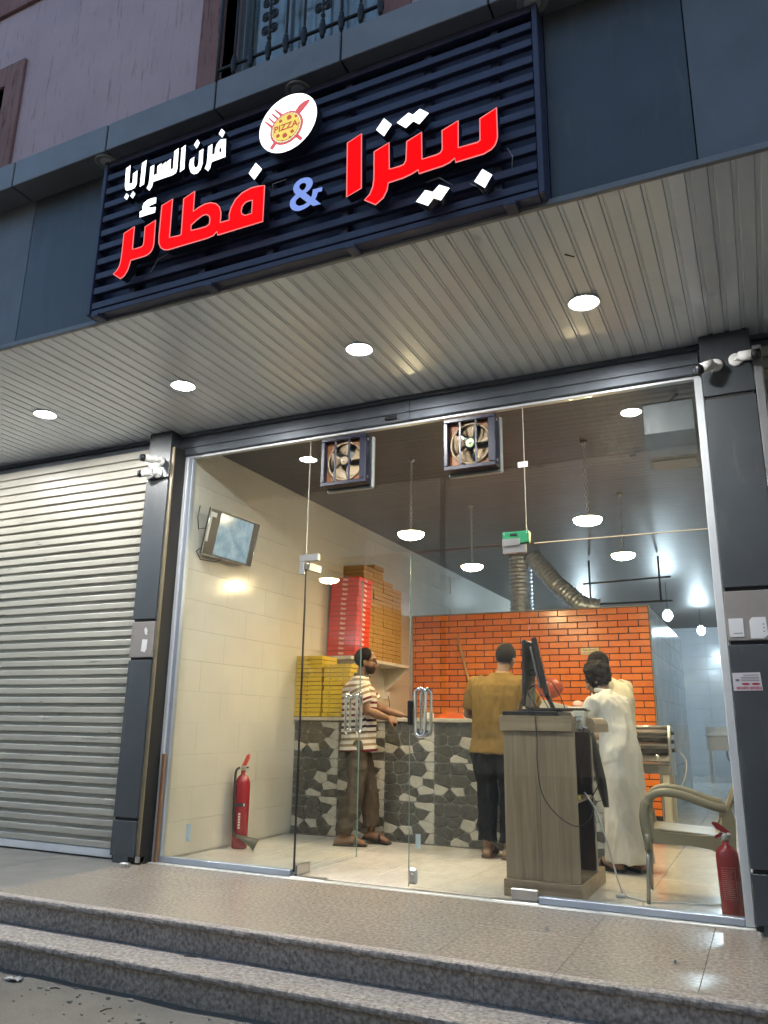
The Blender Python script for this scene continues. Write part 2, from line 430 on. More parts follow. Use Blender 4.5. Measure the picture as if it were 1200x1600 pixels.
# porch paving: granite in front of the shop, cement in front of the shutter
edges = [-4.42, -3.84, -3.26, -2.68, -2.10, -1.52, -.94, -.36, .22]
for a, b in zip(edges[:-1], edges[1:]):
    slab('paving_slab', a, b, -1.325, -.68, -.03, 0, 'granite_polished'); slab('paving_slab', a+0, b, -.678, -.085, -.03, 0, 'granite_polished')
for a in np.arange(-9, -4.5, .655):
    slab('cement_slab', a, a+.654, -1.325, .0, -.03, -.001, 'cement')
def rough_nose(y, z, t, x0, x1, w):
    mb = MB(); nx = int((x1-x0)/.02); r_ = random.Random(int(x0*100)); prof = [(w, 0), (.012, 0), (.003, -.005), (0, -.014), (.001, -t+.008), (.008, -t), (w, -t)]
    for i in range(nx+1):
        x = x0+(x1-x0)*i/nx
        for k, (dy, dz) in enumerate(prof):
            j = .0045*noise.noise(Vector((x*28, k*3.1, y))) if 0 < k < 6 else 0
            mb.v.append((x, y+dy+j, z+dz+j*.4))
    np_ = len(prof)
    for i in range(nx):
        for k in range(np_):
            mb.f.append([i*np_+k, (i+1)*np_+k, (i+1)*np_+(k+1) % np_, i*np_+(k+1) % np_]); mb.mi.append(0); mb.sm.append(False)
    mb.f.append(list(range(np_))); mb.f.append(list(range(nx*np_, nx*np_+np_))[::-1]); mb.mi += [0, 0]; mb.sm += [False]*2
    return mb
x = -9.0
for i, b in enumerate((-7.2, -5.7, -4.42, -3.26, -2.1, -.94, .22)):
    obj('step_nosing', rough_nose(-1.385, 0, .034, x+.001, b-.001, .06), 'granite_rough', steps)
    obj('step_nosing', rough_nose(-1.635, -.15, .034, x+.001, b-.001, .06), 'granite_rough', steps)
    slab('step_tread', x, b, -1.575, -1.345, -.18, -.15, 'granite_rough')
    x = b
x = -9.0
for b in (-7.0, -5.2, -4.0, -2.85, -2.26, -1.3, -.2, .22):
    slab('step_riser', x, b, -1.36, -1.34, -.149, -.035, 'granite_rough', .001); slab('step_riser', x+.0, b, -1.61, -1.585, -.33, -.185, 'granite_rough', .001); x = b
for a in np.arange(-4.36, -.2, .42): obj('threshold_strip', MB().box(a+.001, min(a+.419, -.15), -.083, -.035, -.03, .004, .002), 'marble_white', steps)
# dark kerb block at the far right
flat('mossy_concrete', (.05, .055, .045), .9, 0, .3, 6, .4)
kb = thing('kerb_block', 'dark mossy concrete block at the right end of the steps', 'kerb', (.1, -1.6, -.3))
obj('block', MB().box(-.11, .5, -.10, .33, 0, .315, .015), 'mossy_concrete', kb)
obj('block_base', MB().box(-.10, .6, -.5, -.105, 0, .13, .015), 'mossy_concrete', kb)
# coin-bright scraps on the porch
scrap('foil_scrap', -.48, -.93, .002, .02, .014, .2, 'paper_scrap', 'tiny white scrap on the granite porch near its front edge', 'litter')
scrap('candy_wrapper', -1.15, -.62, .002, .016, .012, .9, 'paper_scrap', 'tiny bright wrapper on the granite porch below the desk', 'litter')
lockb = MB(); lockb.box(-.035, .035, -.02, .02, 0, .03, .004); 
o = thing('shutter_lock', 'small steel lock block lying on the porch under the left pillar', 'lock', (-4.33, -.30, .0), .25); obj('case', lockb, 'steel', o); obj('keyhole', MB().lathe([(.005, -.002), (.005, .001)], (.018, -.0205, .016), 10, axis='Y'), 'black_plastic', o)

# ================================================================ PILLARS
def pillar(name, label, x0, x1, y0, y1, joints, mats):
    p = thing(name, label, 'pillar', ((x0+x1)/2, 0, 0))
    cx = (x0+x1)/2
    obj('core', MB().box(x0-cx+.012, x1-cx-.012, y0+.012, y1, 0.02, 3.44), 'black_gap', p)
    zs = [0.0]+joints+[3.432]
    for i in range(len(zs)-1):
        a = zs[i]+(.011 if i else .05); b = zs[i+1]-.011
        pn = obj('cladding_panel', MB().box(x0-cx, x1-cx, y0, y1-.01, a, b, .003), mats[i], p)
        if i == 0: obj('cladding_foot', MB().box(x0-cx+.035, x1-cx-.055, y0+.001, y1-.02, 0.002, a+.001), mats[i], p)
    return p
PJ = [.31, 1.505, 1.81, 3.0]; PM = ['acp_charcoal', 'acp_charcoal', 'acp_taupe', 'acp_charcoal', 'acp_charcoal']
pl = pillar('cladding_pillar', 'dark clad pillar with a taupe band between the shutter and the glass front', -4.58, -4.345, -.20, .10, PJ, PM)
pr = pillar('cladding_pillar', 'dark clad pillar with stuck papers at the right of the glass front', -.155, .135, -.20, .10, PJ, PM)
# side guide beside the left pillar
gd = thing('door_guide', 'narrow olive metal shutter guide standing beside the left pillar', 'guide rail', (-4.33, -.1, 0))
obj('rail', MB().box(-.0145, .016, -.085, -.02, .06, 3.28, .002), 'alu_olive', gd); obj('slot', MB().box(.0165, .02, -.07, .06, .0, 3.28), 'black_gap', gd); obj('foot_plate', MB().box(-.014, .02, -.088, -.02, .012, .055, .003), 'steel', gd)
# ================================================================ ROLLER SHUTTERS
def shutter(name, label, x0, x1):
    s = thing(name, label, 'shutter', (x0, -.10, 0)); w = x1-x0
    P = .0775
    prof = [(.002, 0), (-.013, .0015), (-.016, .005), (-.0165, .044), (-.014, .049), (-.002, .0515), (.004, .053), (.004, .0775), (.008, .0775), (.008, 0)]
    me = MB().prism([(a, b) for a, b in prof], 0, w, 'YZ').mesh('slat', 'shutter_paint')
    n = 42
    for i in range(n):
        link('slat', me, s, (0, random.uniform(-.0012, .0012), .075+i*P))
    obj('bottom_bar', MB().box(0, w, -.014, .014, .012, .073, .004), 'alu_white', s)
    obj('rubber_strip', MB().box(0, w, -.008, .01, .002, .0115), 'black_plastic', s)
    return s
shl = shutter('roller_shutter', 'closed cream roller shutter with scuffed slats left of the shop', -9.0, -4.583)
obj('lock_bolt', MB().box(4.36, 4.405, -.03, .01, .035, .075, .004), 'black_plastic', shl)
shr = shutter('roller_shutter', 'sliver of closed roller shutter right of the right pillar', .19, 3.0)
gr = thing('door_guide', 'grey metal shutter guide at the right of the right pillar', 'guide rail', (.16, -.1, 0)); obj('rail', MB().box(-.022, .026, -.10, .02, 0, 3.3, .003), 'acp_silver', gr); obj('edge_strip', MB().box(.0265, .032, -.09, .0, 0, 3.3), 'alu_white', gr)
# ================================================================ HEADER BEAM under the soffit
hb = thing('header_beam', 'long dark blue-grey metal header beam above the glass front and shutters', 'beam', (0, 0, 3.24))
for a, b in ((-9, -6.6), (-6.598, -4.35), (-4.348, -2.2), (-2.198, -.17), (-.168, 3.0)):
    glassy = -4.4 < a < -.3
    obj('beam_face', MB().box(a, b, -.055, .05, .0 if glassy else .06, .155, .003), 'alu_dark', hb)
    obj('beam_lip', MB().box(a, b, -.085, .05, .1555, .188, .003), 'alu_dark', hb)
    if glassy:
        obj('glass_channel', MB().box(a, b, -.022, .022, -.022, -.0005, .002), 'alu_white', hb)
        obj('beam_step', MB().box(a, b, -.068, -.0555, .06, .1, .002), 'alu_dark', hb)
obj('lock_keeper', MB().box(-2.40, -2.30, -.075, -.0685, .018, .048, .006), 'black_plastic', hb)

# ================================================================ SOFFIT
sf = thing('canopy_soffit', 'ribbed off-white metal soffit of the canopy with recessed lights', 'soffit', (0, 0, 3.43))
Wd = .095; y0, y1 = -1.845, -.03
lamps_x = (-6.51, -5.06, -3.655, -2.195, -.725)
def strip_mesh():
    prof = [(0, 0), (.004, -.004), (.069, -.004), (.073, 0), (.073, .006), (.078, .006), (.078, .001), (.089, .001), (.089, .006), (.095, .006), (.095, .012), (0, .012)]
    return MB().prism(prof, y0, y1, 'XZ').mesh('soffit_panel', 'soffit_metal')
sm_ = strip_mesh()
x = -9.0
while x < 3.0:
    link('soffit_panel', sm_, sf, (x, 0, random.uniform(-.0008, .0008))); x += Wd
obj('backing', MB().box(-9, 3, y0, .3, .013, .03), 'acp_charcoal', sf)
obj('edge_trim', MB().box(-9, 3, -1.872, -1.846, -.012, .022, .003), 'acp_silver', sf)
obj('rear_trim', MB().box(-9, 3, -.03, .05, -.0025, .012, .001), 'alu_dark', sf)
gp = MB(); gp.tube([(-1.02+.3, -1.42, .0), (-.7, -1.44, -.022), (-.675, -1.41, -.02)], .004, 6); obj('bent_clip', gp, 'black_iron', sf)
wire = MB(); wire.tube([(-.35, -.06, -.015), (-.2, -.09, -.012), (-.05, -.12, -.01), (.05, -.07, -.014), (.2, -.07, -.012), (.5, -.08, -.012)], .004, 6)
tag(obj('camera_cable', wire, 'cord_black', None, (0, 0, 3.43)), 'thin black cable running along the soffit edge above the right cameras', 'cable')
for i, xx in enumerate(lamps_x):
    nm = ['far left one, outside the shutter end', 'leftmost lit one, over the cream shutter', 'second lit one from the left, over the left pillar', 'third lit one, over the glass doors', 'rightmost lit one, nearest the right pillar'][i]
    t = thing('recessed_light', 'round recessed soffit downlight, '+nm, 'downlight', (xx, -.905, 3.424), 0, 'downlights in the canopy soffit')
    obj('trim_ring', MB().lathe([(.082, 0), (.094, 0), (.097, -.004), (.094, -.008), (.083, -.006), (.082, 0)], (0, 0, 0), 28), 'white_plastic', t)
    obj('diffuser', MB().lathe([(.0815, -.001), (.0815, -.0045), (.075, -.0055)], (0, 0, 0), 28, smooth=False), 'led_street', t)

# ================================================================ FASCIA + COPING
fz0, fz1 = 3.453, 4.56
fa = thing('canopy_fascia', 'dark panelled canopy fascia under a grey coping', 'fascia', (0, 0, 0))
obj('fascia_core', MB().box(-9, 3, -1.83, -1.70, fz0, 4.75), 'black_gap', fa)
for a, b, mt in ((-9, -6.9, 'acp_grey'), (-6.895, -4.30, 'acp_grey'), (-4.295, -3.56, 'acp_charcoal'), (-3.555, -.69, 'navy_paint'), (-.685, -.035, 'acp_charcoal'), (-.03, 3.0, 'acp_grey')):
    obj('fascia_panel', MB().box(a, b, -1.85, -1.831, fz0, fz1+.02, .002), mt, fa)
seams = [-9.0, -7.75, -6.90, -6.05, -5.19, -4.335, -3.485, -2.625, -1.77, -.92, -.07, .78, 1.63, 3.0]
for a, b in zip(seams[:-1], seams[1:]):
    obj('coping_panel', MB().box(a+.006, b-.006, -2.03, -1.72, fz1, 4.765, .004), 'acp_silver', fa)
obj('coping_core', MB().box(-9, 3, -2.018, -1.75, fz1+.012, 4.755), 'black_gap', fa)
for i, xx in enumerate((-5.0, -3.55, -2.09, -.715, .8)):
    t = thing('coping_light', 'unlit round downlight under the coping, '+['beyond the left edge of the sign', 'at the top left corner of the sign', 'just above the round pizza logo', 'at the top right corner of the sign', 'beyond the right edge of the sign'][i], 'downlight', (xx, -1.945, fz1), 0, 'unlit downlights under the coping')
    obj('trim_ring', MB().lathe([(.045, 0), (.074, 0), (.077, -.004), (.072, -.009), (.05, -.006), (.045, 0)], (0, 0, 0), 24), 'grey_plastic', t)
    obj('lens', MB().lathe([(.044, -.001), (.044, -.003), (.03, -.004)], (0, 0, 0), 24), 'white_plastic', t)
# ================================================================ UNSEEN BUILDINGS ADDED ACROSS THE STREET (block low sky from the glass)
flat('across_plaster', (.26, .255, .25), .9, 0, .15, 2); flat('across_dark', (.14, .14, .15), .6)
for i, (xa, xb, hh_, lb) in enumerate(((-24, -9, 9.6, 'added unseen building across the street, blocks low sky at the left of the glass'), (-8.8, 3.2, 10.0, 'added unseen building across the street, blocks low sky in the doors'), (3.4, 20, 9.8, 'added unseen building across the street, blocks low sky at the right of the glass'))):
    t = thing('sky_block_building', lb, 'building', ((xa+xb)/2, -18, -.31)); hw = (xb-xa)/2
    obj('wall', MB().box(-hw, hw, -6, 0, 0, hh_), 'across_plaster', t); obj('parapet', MB().box(-hw-.1, hw+.1, -6, .12, hh_+.002, hh_+.25), 'across_plaster', t)
    for k in range(int(hw*2/2.6)): obj('window', MB().box(-hw+.7+k*2.6, -hw+1.9+k*2.6, .001, .06, 1.4, 2.9), 'across_dark', t); obj('window', MB().box(-hw+.7+k*2.6, -hw+1.9+k*2.6, .001, .06, 4.6, 6.0), 'across_dark', t)
# ================================================================ UPPER BUILDING
ub = thing('upper_facade', 'scratched grey plaster upper storey with red window surrounds', 'building', (0, 0, 4.6))
def wall_holes(x0, x1, z0, z1, holes, ya, yb):
    mb = MB(); xs_ = sorted({x0, x1, *[h[0] for h in holes], *[h[1] for h in holes]}); zs_ = sorted({z0, z1, *[h[2] for h in holes], *[h[3] for h in holes]})
    for i in range(len(xs_)-1):
        for k in range(len(zs_)-1):
            cx, cz = (xs_[i]+xs_[i+1])/2, (zs_[k]+zs_[k+1])/2
            if any(h[0] < cx < h[1] and h[2] < cz < h[3] for h in holes): continue
            mb.box(xs_[i], xs_[i+1], ya, yb, zs_[k], zs_[k+1])
    return mb
holes = [(-2.87, -1.68, .15, 2.1), (-6.6, -5.05, .2, 1.35)]
obj('wall', wall_holes(-9, 3, 0, 3.2, holes, -1.70, -1.45), 'scratched_plaster', ub)
def surround(x0, x1, z0, z1, w):
    mb = MB(); mb.box(x0-w, x0, -1.725, -1.56, z0, z1+w, .004); mb.box(x1, x1+w, -1.725, -1.56, z0, z1+w, .004); mb.box(x0+.0005, x1-.0005, -1.7245, -1.56, z1, z1+w, .004); return mb
for (a, b, c, d), w in zip(holes, (.195, .20)):
    s_ = obj('window_surround', surround(a, b, 0 if w < .2 else 0, d, w), 'red_plaster', ub)
obj('band', MB().box(-9, 3, -1.73, -1.50, 2.13, 2.42, .004), 'red_plaster', ub)
flat('curtain_blue', (.30, .36, .42), .8, 0, .25, 6); flat('window_frame_grey', (.25, .26, .27), .4, .5); flat('dark_pane', (.05, .06, .075), .08)
def window(a, b, c, d, nn):
    f_ = MB(); fr = .05
    f_.box(a, b, -1.55, -1.50, c, c+fr, .004); f_.box(a, b, -1.55, -1.50, d-fr, d, .004)
    for i in range(nn+1):
        xx = a+(b-a-fr)*i/nn; f_.box(xx, xx+fr, -1.551, -1.499, c+fr, d-fr, .004)
    w_ = obj('window', f_, 'window_frame_grey', ub)
    obj('pane', MB().box(a+.02, b-.02, -1.53, -1.524, c+.02, d-.02), 'shop_glass', w_)
    cu = MB(); n = 120
    for i in range(n+1):
        xx = a+(b-a)*i/n
        for zz in (c, d): cu.v.append((xx, -1.44+.02*math.sin(xx*55)+.01*math.sin(xx*23+zz), zz))
    for i in range(n): cu.f.append([2*i, 2*i+2, 2*i+3, 2*i+1]); cu.mi.append(0); cu.sm.append(True)
    obj('curtain', cu, 'curtain_blue', w_); obj('dark_room', MB().box(a-.1, b+.1, -1.40, -1.38, c-.1, d+.1), 'black_gap', w_)
window(*holes[0], 3); window(*holes[1], 2)
# iron grille
gi = thing('window_grille', 'black wrought iron window grille with collars and scrolls above the coping', 'grille', (-2.25, -1.80, 5.12))
rail = MB(); rail.tube([(-.56, 0, 0), (.62, 0, 0)], .011, 8); obj('rail', rail, 'black_iron', gi)
rail = MB(); rail.tube([(-.56, 0, .9), (.62, 0, .9)], .011, 8); obj('rail', rail, 'black_iron', gi)
obj('side_bar', MB().tube([(-.57, .0, -.25), (-.57, .0, 1.1)], .012, 8), 'black_iron', gi)
for i in range(9):
    xx = -.44+i*.131
    b_ = MB(); b_.tube([(xx, 0, -.25), (xx, 0, 1.1)], .0085, 8)
    for cz in (0.0, .9): b_.lathe([(.010, -.07), (.016, -.055), (.013, -.045), (.02, -.03), (.022, 0), (.02, .03), (.013, .045), (.016, .055), (.010, .07)], (xx, 0, cz), 10)
    br = obj('bar', b_, 'black_iron', gi)
    if i % 3 == 2:
        for sx in (-1, 1):
            for k in range(3):
                zc = .17+k*.11
                for fl in (-1, 1):
                    pts = []
                    for q in range(15):
                        a = q/14*2.6*PI; r = .030*(1-q/18)
                        pts.append((xx+sx*(.034-r*math.cos(a)*1.0), 0, zc+fl*(.028+r*math.sin(a)*.9-.02)))
                    obj('scroll', MB().tube(pts, .007, 6), 'black_iron', br)
        obj('finial', MB().lathe([(.006, .43), (.016, .46), (.006, .5)], (xx, 0, 0), 8), 'black_iron', br); obj('finial', MB().lathe([(.006, .08), (.016, .1), (.006, .13)], (xx, 0, 0), 8), 'black_iron', br)

# ================================================================ SIGN
import json
SIGN = json.loads('''{"red": [[[[-3.2343, 3.8802], [-3.1552, 3.9044], [-3.1509, 3.7477], [-3.1194, 3.7448], [-3.0804, 3.7453], [-3.0689, 3.7538], [-3.0669, 3.7745], [-3.0698, 3.8784], [-2.9921, 3.901], [-2.9866, 3.7423], [-2.9885, 3.7202], [-3.0005, 3.6935], [-3.0187, 3.6809], [-3.0433, 3.6739], [-3.0944, 3.6734], [-3.1547, 3.6738], [-3.1589, 3.6527], [-3.1699, 3.6128], [-3.1917, 3.5808], [-3.2199, 3.5663], [-3.2824, 3.6128], [-3.2569, 3.6326], [-3.2422, 3.6541], [-3.2367, 3.678], [-3.2332, 3.7179], [-3.2331, 3.8049]]], [[[-2.9548, 3.99], [-2.8759, 4.0122], [-2.8707, 3.7502], [-2.8291, 3.746], [-2.7989, 3.7435], [-2.7856, 3.7462], [-2.7914, 3.9878], [-2.7131, 4.0146], [-2.7106, 3.8779], [-2.6719, 3.8938], [-2.6302, 3.9036], [-2.5876, 3.8996], [-2.5493, 3.8815], [-2.5232, 3.8515], [-2.5096, 3.8131], [-2.5078, 3.7736], [-2.5091, 3.7458], [-2.4475, 3.7439], [-2.4505, 3.781], [-2.441, 3.8218], [-2.414, 3.8672], [-2.3707, 3.8978], [-2.3114, 3.9109], [-2.2613, 3.9072], [-2.2212, 3.8979], [-2.2184, 3.6676], [-2.5203, 3.667], [-2.5276, 3.6922], [-2.5517, 3.6725], [-2.5927, 3.667], [-2.746, 3.6681], [-2.8699, 3.6681], [-2.9039, 3.6774], [-2.9314, 3.6997], [-2.9478, 3.7316], [-2.9532, 3.7783]], [[-2.7143, 3.7525], [-2.7178, 3.788], [-2.6801, 3.8117], [-2.6392, 3.8294], [-2.6101, 3.8282], [-2.59, 3.81], [-2.5837, 3.786], [-2.5863, 3.7575], [-2.6054, 3.7483], [-2.6581, 3.7487]], [[-2.2969, 3.8265], [-2.2969, 3.7427], [-2.3391, 3.7418], [-2.3627, 3.7574], [-2.3695, 3.7811], [-2.364, 3.8083], [-2.3453, 3.8268], [-2.3206, 3.8299]]], [[[-1.7073, 3.9972], [-1.6239, 4.0264], [-1.6167, 3.6896], [-1.7014, 3.663]]], [[[-1.5476, 3.8878], [-1.4628, 3.9141], [-1.4588, 3.7527], [-1.4014, 3.7516], [-1.3788, 3.7551], [-1.3674, 3.7735], [-1.3634, 3.8862], [-1.2821, 3.9134], [-1.2795, 3.7522], [-1.2003, 3.7521], [-1.1812, 3.7573], [-1.1714, 3.7726], [-1.1722, 3.8837], [-1.0863, 3.9118], [-1.0879, 3.7541], [-0.9888, 3.751], [-0.9766, 3.7582], [-0.9752, 3.8827], [-0.89, 3.914], [-0.8895, 3.7481], [-0.8932, 3.7266], [-0.9036, 3.7031], [-0.9218, 3.6867], [-0.958, 3.6742], [-1.1024, 3.6742], [-1.1063, 3.6994], [-1.1334, 3.6832], [-1.1669, 3.6759], [-1.2952, 3.6726], [-1.2996, 3.6964], [-1.3191, 3.6893], [-1.3394, 3.6827], [-1.3842, 3.6753], [-1.4626, 3.6728], [-1.4703, 3.6303], [-1.4905, 3.5927], [-1.5319, 3.5659], [-1.5964, 3.6129], [-1.5671, 3.6384], [-1.551, 3.6778], [-1.5455, 3.7207]]]], "white": [[[[-3.0065, 4.0638], [-3.0054, 4.0244], [-3.0423, 4.0216], [-3.0589, 4.0162], [-3.0518, 4.0052], [-3.0033, 3.9969], [-3.0051, 3.9587], [-3.1232, 3.9599], [-3.1267, 4.0016], [-3.1054, 4.0041], [-3.1109, 4.0293], [-3.1012, 4.0552], [-3.0737, 4.0677], [-3.0393, 4.0692]]], [[[-2.2924, 4.0702], [-2.2471, 4.0138], [-2.2948, 3.9592], [-2.3365, 4.0155]]], [[[-3.2812, 4.3586], [-3.247, 4.3715], [-3.241, 4.2328], [-3.2131, 4.2316], [-3.2174, 4.2987], [-3.1843, 4.3142], [-3.1776, 4.2203], [-3.1817, 4.2025], [-3.1927, 4.1887], [-3.2136, 4.1857], [-3.2501, 4.1876], [-3.263, 4.1974], [-3.271, 4.2153], [-3.2745, 4.2319], [-3.2793, 4.3111]]], [[[-3.2542, 4.1697], [-3.2299, 4.1468], [-3.2435, 4.1205], [-3.2688, 4.1436]]], [[[-3.2007, 4.1683], [-3.1803, 4.141], [-3.1973, 4.1151], [-3.2185, 4.1414]]], [[[-3.1522, 4.3567], [-3.1173, 4.3664], [-3.1173, 4.1935], [-3.1496, 4.1828]]], [[[-3.0804, 4.3039], [-3.0511, 4.3103], [-3.047, 4.2325], [-3.0203, 4.2345], [-3.0238, 4.2897], [-2.9938, 4.3019], [-2.9905, 4.2369], [-2.9855, 4.2364], [-2.9852, 4.2876], [-2.958, 4.3014], [-2.9542, 4.2311], [-2.9489, 4.2308], [-2.9514, 4.2973], [-2.9222, 4.3103], [-2.9176, 4.2311], [-2.8975, 4.232], [-2.9007, 4.3563], [-2.8687, 4.3682], [-2.8641, 4.221], [-2.8712, 4.1934], [-2.8945, 4.186], [-2.9942, 4.1863], [-3.0456, 4.1858], [-3.05, 4.1532], [-3.0681, 4.1306], [-3.0929, 4.1572], [-3.0799, 4.1778], [-3.0779, 4.2303]]], [[[-2.847, 4.3607], [-2.8164, 4.3731], [-2.8099, 4.2011], [-2.8414, 4.188]]], [[[-2.7714, 4.2519], [-2.7421, 4.2626], [-2.7424, 4.2217], [-2.7351, 4.1907], [-2.7234, 4.1807], [-2.7086, 4.184], [-2.7046, 4.2091], [-2.708, 4.2901], [-2.6787, 4.2985], [-2.6751, 4.1911], [-2.6866, 4.1544], [-2.7062, 4.1366], [-2.7321, 4.1381], [-2.7555, 4.1567], [-2.7709, 4.1903], [-2.7753, 4.2163]]], [[[-2.7297, 4.3812], [-2.7101, 4.3486], [-2.73, 4.3162], [-2.7529, 4.351]]], [[[-2.6437, 4.2987], [-2.6144, 4.309], [-2.6095, 4.2299], [-2.59, 4.2334], [-2.5906, 4.264], [-2.5808, 4.2973], [-2.5574, 4.3177], [-2.517, 4.3104], [-2.5107, 4.1843], [-2.6094, 4.1813], [-2.6157, 4.1431], [-2.6289, 4.1261], [-2.656, 4.1544], [-2.644, 4.1767], [-2.6424, 4.2289]], [[-2.5455, 4.2667], [-2.5421, 4.2271], [-2.5585, 4.2327], [-2.5603, 4.2536]]], [[[-2.5546, 4.3937], [-2.5283, 4.3605], [-2.5449, 4.3288], [-2.5728, 4.3649]]], [[[-1.4944, 4.0767], [-1.4495, 4.0218], [-1.4925, 3.9649], [-1.5387, 4.0216]]], [[[-1.355, 4.0604], [-1.331, 4.0384], [-1.2921, 4.0605], [-1.2429, 4.016], [-1.2954, 3.968], [-1.3273, 3.9978], [-1.3697, 3.9716], [-1.4206, 4.0227]]], [[[-1.262, 3.5685], [-1.2219, 3.5446], [-1.1882, 3.575], [-1.1345, 3.5398], [-1.1803, 3.4842], [-1.2177, 3.5092], [-1.2471, 3.4743], [-1.3108, 3.5173]]], [[[-0.9675, 3.5927], [-0.9198, 3.5449], [-0.9577, 3.485], [-1.0093, 3.5369]]]], "blue": [[[[-1.958, 3.7758], [-1.9233, 3.7385], [-1.9181, 3.7514], [-1.9154, 3.7837], [-1.8567, 3.7811], [-1.8575, 3.7563], [-1.8836, 3.7565], [-1.8891, 3.7345], [-1.8975, 3.7174], [-1.8607, 3.6773], [-1.9089, 3.6796], [-1.9239, 3.6939], [-1.9392, 3.6854], [-1.9652, 3.6774], [-1.9915, 3.6748], [-2.0157, 3.6802], [-2.0378, 3.694], [-2.0524, 3.7156], [-2.0577, 3.7386], [-2.0534, 3.7586], [-2.0419, 3.7712], [-2.0212, 3.7862], [-2.0342, 3.8036], [-2.0409, 3.8273], [-2.0365, 3.8475], [-2.02, 3.8665], [-1.9963, 3.8765], [-1.9695, 3.8759], [-1.9479, 3.8703], [-1.9315, 3.8596], [-1.9201, 3.8425], [-1.9166, 3.8227], [-1.9212, 3.8082], [-1.9336, 3.7908]], [[-1.9817, 3.7979], [-1.9986, 3.8166], [-2.0021, 3.8311], [-1.9946, 3.8422], [-1.9814, 3.8455], [-1.9651, 3.8403], [-1.957, 3.8276], [-1.9598, 3.8124], [-1.9686, 3.8018]], [[-1.9945, 3.7619], [-1.9471, 3.7141], [-1.9665, 3.7055], [-1.993, 3.7056], [-2.0095, 3.7146], [-2.0196, 3.7296], [-2.0191, 3.7454], [-2.0088, 3.7543]]]], "disc": [[-2.2714, 4.247], [-1.8965, 4.2594], [-2.0328, 4.4377], [-2.1352, 4.0661], [-2.0804, 4.2493]], "plate": [[-2.1925, 4.215], [-1.98, 4.2128], [-2.0863, 4.2163], [-2.0577, 4.3254], [-2.1226, 4.1126]], "logo": [[[-2.036, 4.3114], [-2.0128, 4.342], [-1.9794, 4.357], [-1.953, 4.3567], [-1.9421, 4.3487], [-1.9591, 4.3257], [-2.006, 4.2826]], [[-2.1808, 4.3753], [-2.1689, 4.3737], [-2.12, 4.3229], [-2.1341, 4.3122]], [[-2.199, 4.3521], [-2.1893, 4.3533], [-2.1413, 4.303], [-2.1545, 4.296]], [[-2.2182, 4.3313], [-2.2076, 4.3313], [-2.1633, 4.2794], [-2.1746, 4.2736]], [[-2.2391, 4.3109], [-2.2281, 4.3117], [-2.182, 4.2664], [-2.193, 4.2546]], [[-2.12, 4.3237], [-2.0861, 4.2828], [-2.1436, 4.2094], [-2.1938, 4.2549]], [[-2.1672, 4.1514], [-2.1486, 4.1313], [-2.1758, 4.1019], [-2.1918, 4.121]], [[-2.0068, 4.1472], [-1.9771, 4.1138], [-1.9913, 4.0985], [-2.025, 4.1344]]], "pizza": [[-2.1489, 4.2015], [-2.02, 4.1994], [-2.1548, 4.235], [-2.0243, 4.2328]], "bits": [[-2.1239, 4.269], [-2.0684, 4.2743], [-2.0242, 4.2679], [-2.1358, 4.1754], [-2.091, 4.1635], [-2.044, 4.174], [-2.0555, 4.1394], [-2.1046, 4.1334], [-2.0025, 4.2113]]}''')
sg = thing('shop_sign', 'illuminated shop sign with red and white Arabic letters on dark navy slats', 'sign', (0, 0, 0))
for i in range(11): obj('slat', MB().box(-3.53, -.725, -1.942, -1.91, 3.477+i*.1035, 3.522+i*.1035, .003), 'navy_slat', sg)
for xx in (-3.547, -.708): obj('side_post', MB().box(xx-.014, xx+.014, -1.95, -1.852, 3.44, 4.555, .003), 'navy_slat', sg)
for xx in (-3.25, -2.72, -2.25, -1.78, -1.3, -.93): obj('rear_post', MB().box(xx-.022, xx+.022, -1.905, -1.852, 3.45, 4.555, .003), 'navy_slat', sg)
obj('bottom_rail', MB().box(-3.53, -.725, -1.94, -1.853, 3.435, 3.4695, .003), 'navy_slat', sg)
for xx in (-3.47, -2.62, -1.71, -.86): obj('bracket', MB().box(xx-.028, xx+.028, -1.965, -1.874, 3.408, 3.4345, .004), 'navy_slat', sg)
def letter(name, loops, mat, yf=-2.03, depth=.055, trim=None, parent=sg):
    cu = bpy.data.curves.new('l', 'CURVE'); cu.dimensions = '2D'; cu.fill_mode = 'BOTH'; cu.extrude = depth/2
    for lp in loops:
        sp = cu.splines.new('POLY'); sp.points.add(len(lp)-1); sp.use_cyclic_u = True
        for p, (x, z) in zip(sp.points, lp): p.co = (x, z, 0, 1)
    o = bpy.data.objects.new('l', cu); C.objects.link(o); o.rotation_euler = (PI/2, 0, 0); o.location = (0, yf+depth/2, 0)
    bpy.context.view_layer.update()
    me = bpy.data.meshes.new_from_object(o.evaluated_get(bpy.context.evaluated_depsgraph_get())); me.transform(o.matrix_world)
    bpy.data.objects.remove(o)
    me.materials.clear()
    for q in (mat, 'sign_return', trim or 'sign_return'): me.materials.append(MATS[q])
    for p in me.polygons: p.material_index = 0 if p.normal.y < -.7 else 1
    return link(name, me, parent)
for lp in SIGN['red']: letter('letter', lp, 'sign_red')
for lp in SIGN['white']: letter('letter_dot' if len(lp[0]) in (4, 8) and len(lp) == 1 else 'letter', lp, 'sign_white')
letter('ampersand', SIGN['blue'][0], 'sign_blue', -2.02)
# thin lit outlines round the red letters
flat('trim_red', (.5, .08, .08), .4); emit('trim_glow', (1.0, .25, .25), .35)
for lps in SIGN['red']:
    t_ = MB()
    for lp in lps: t_.tube([(x, -2.031, z) for x, z in lp], .0032, 5, closed=True)
    obj('trim_edge', t_, 'trim_glow', sg)
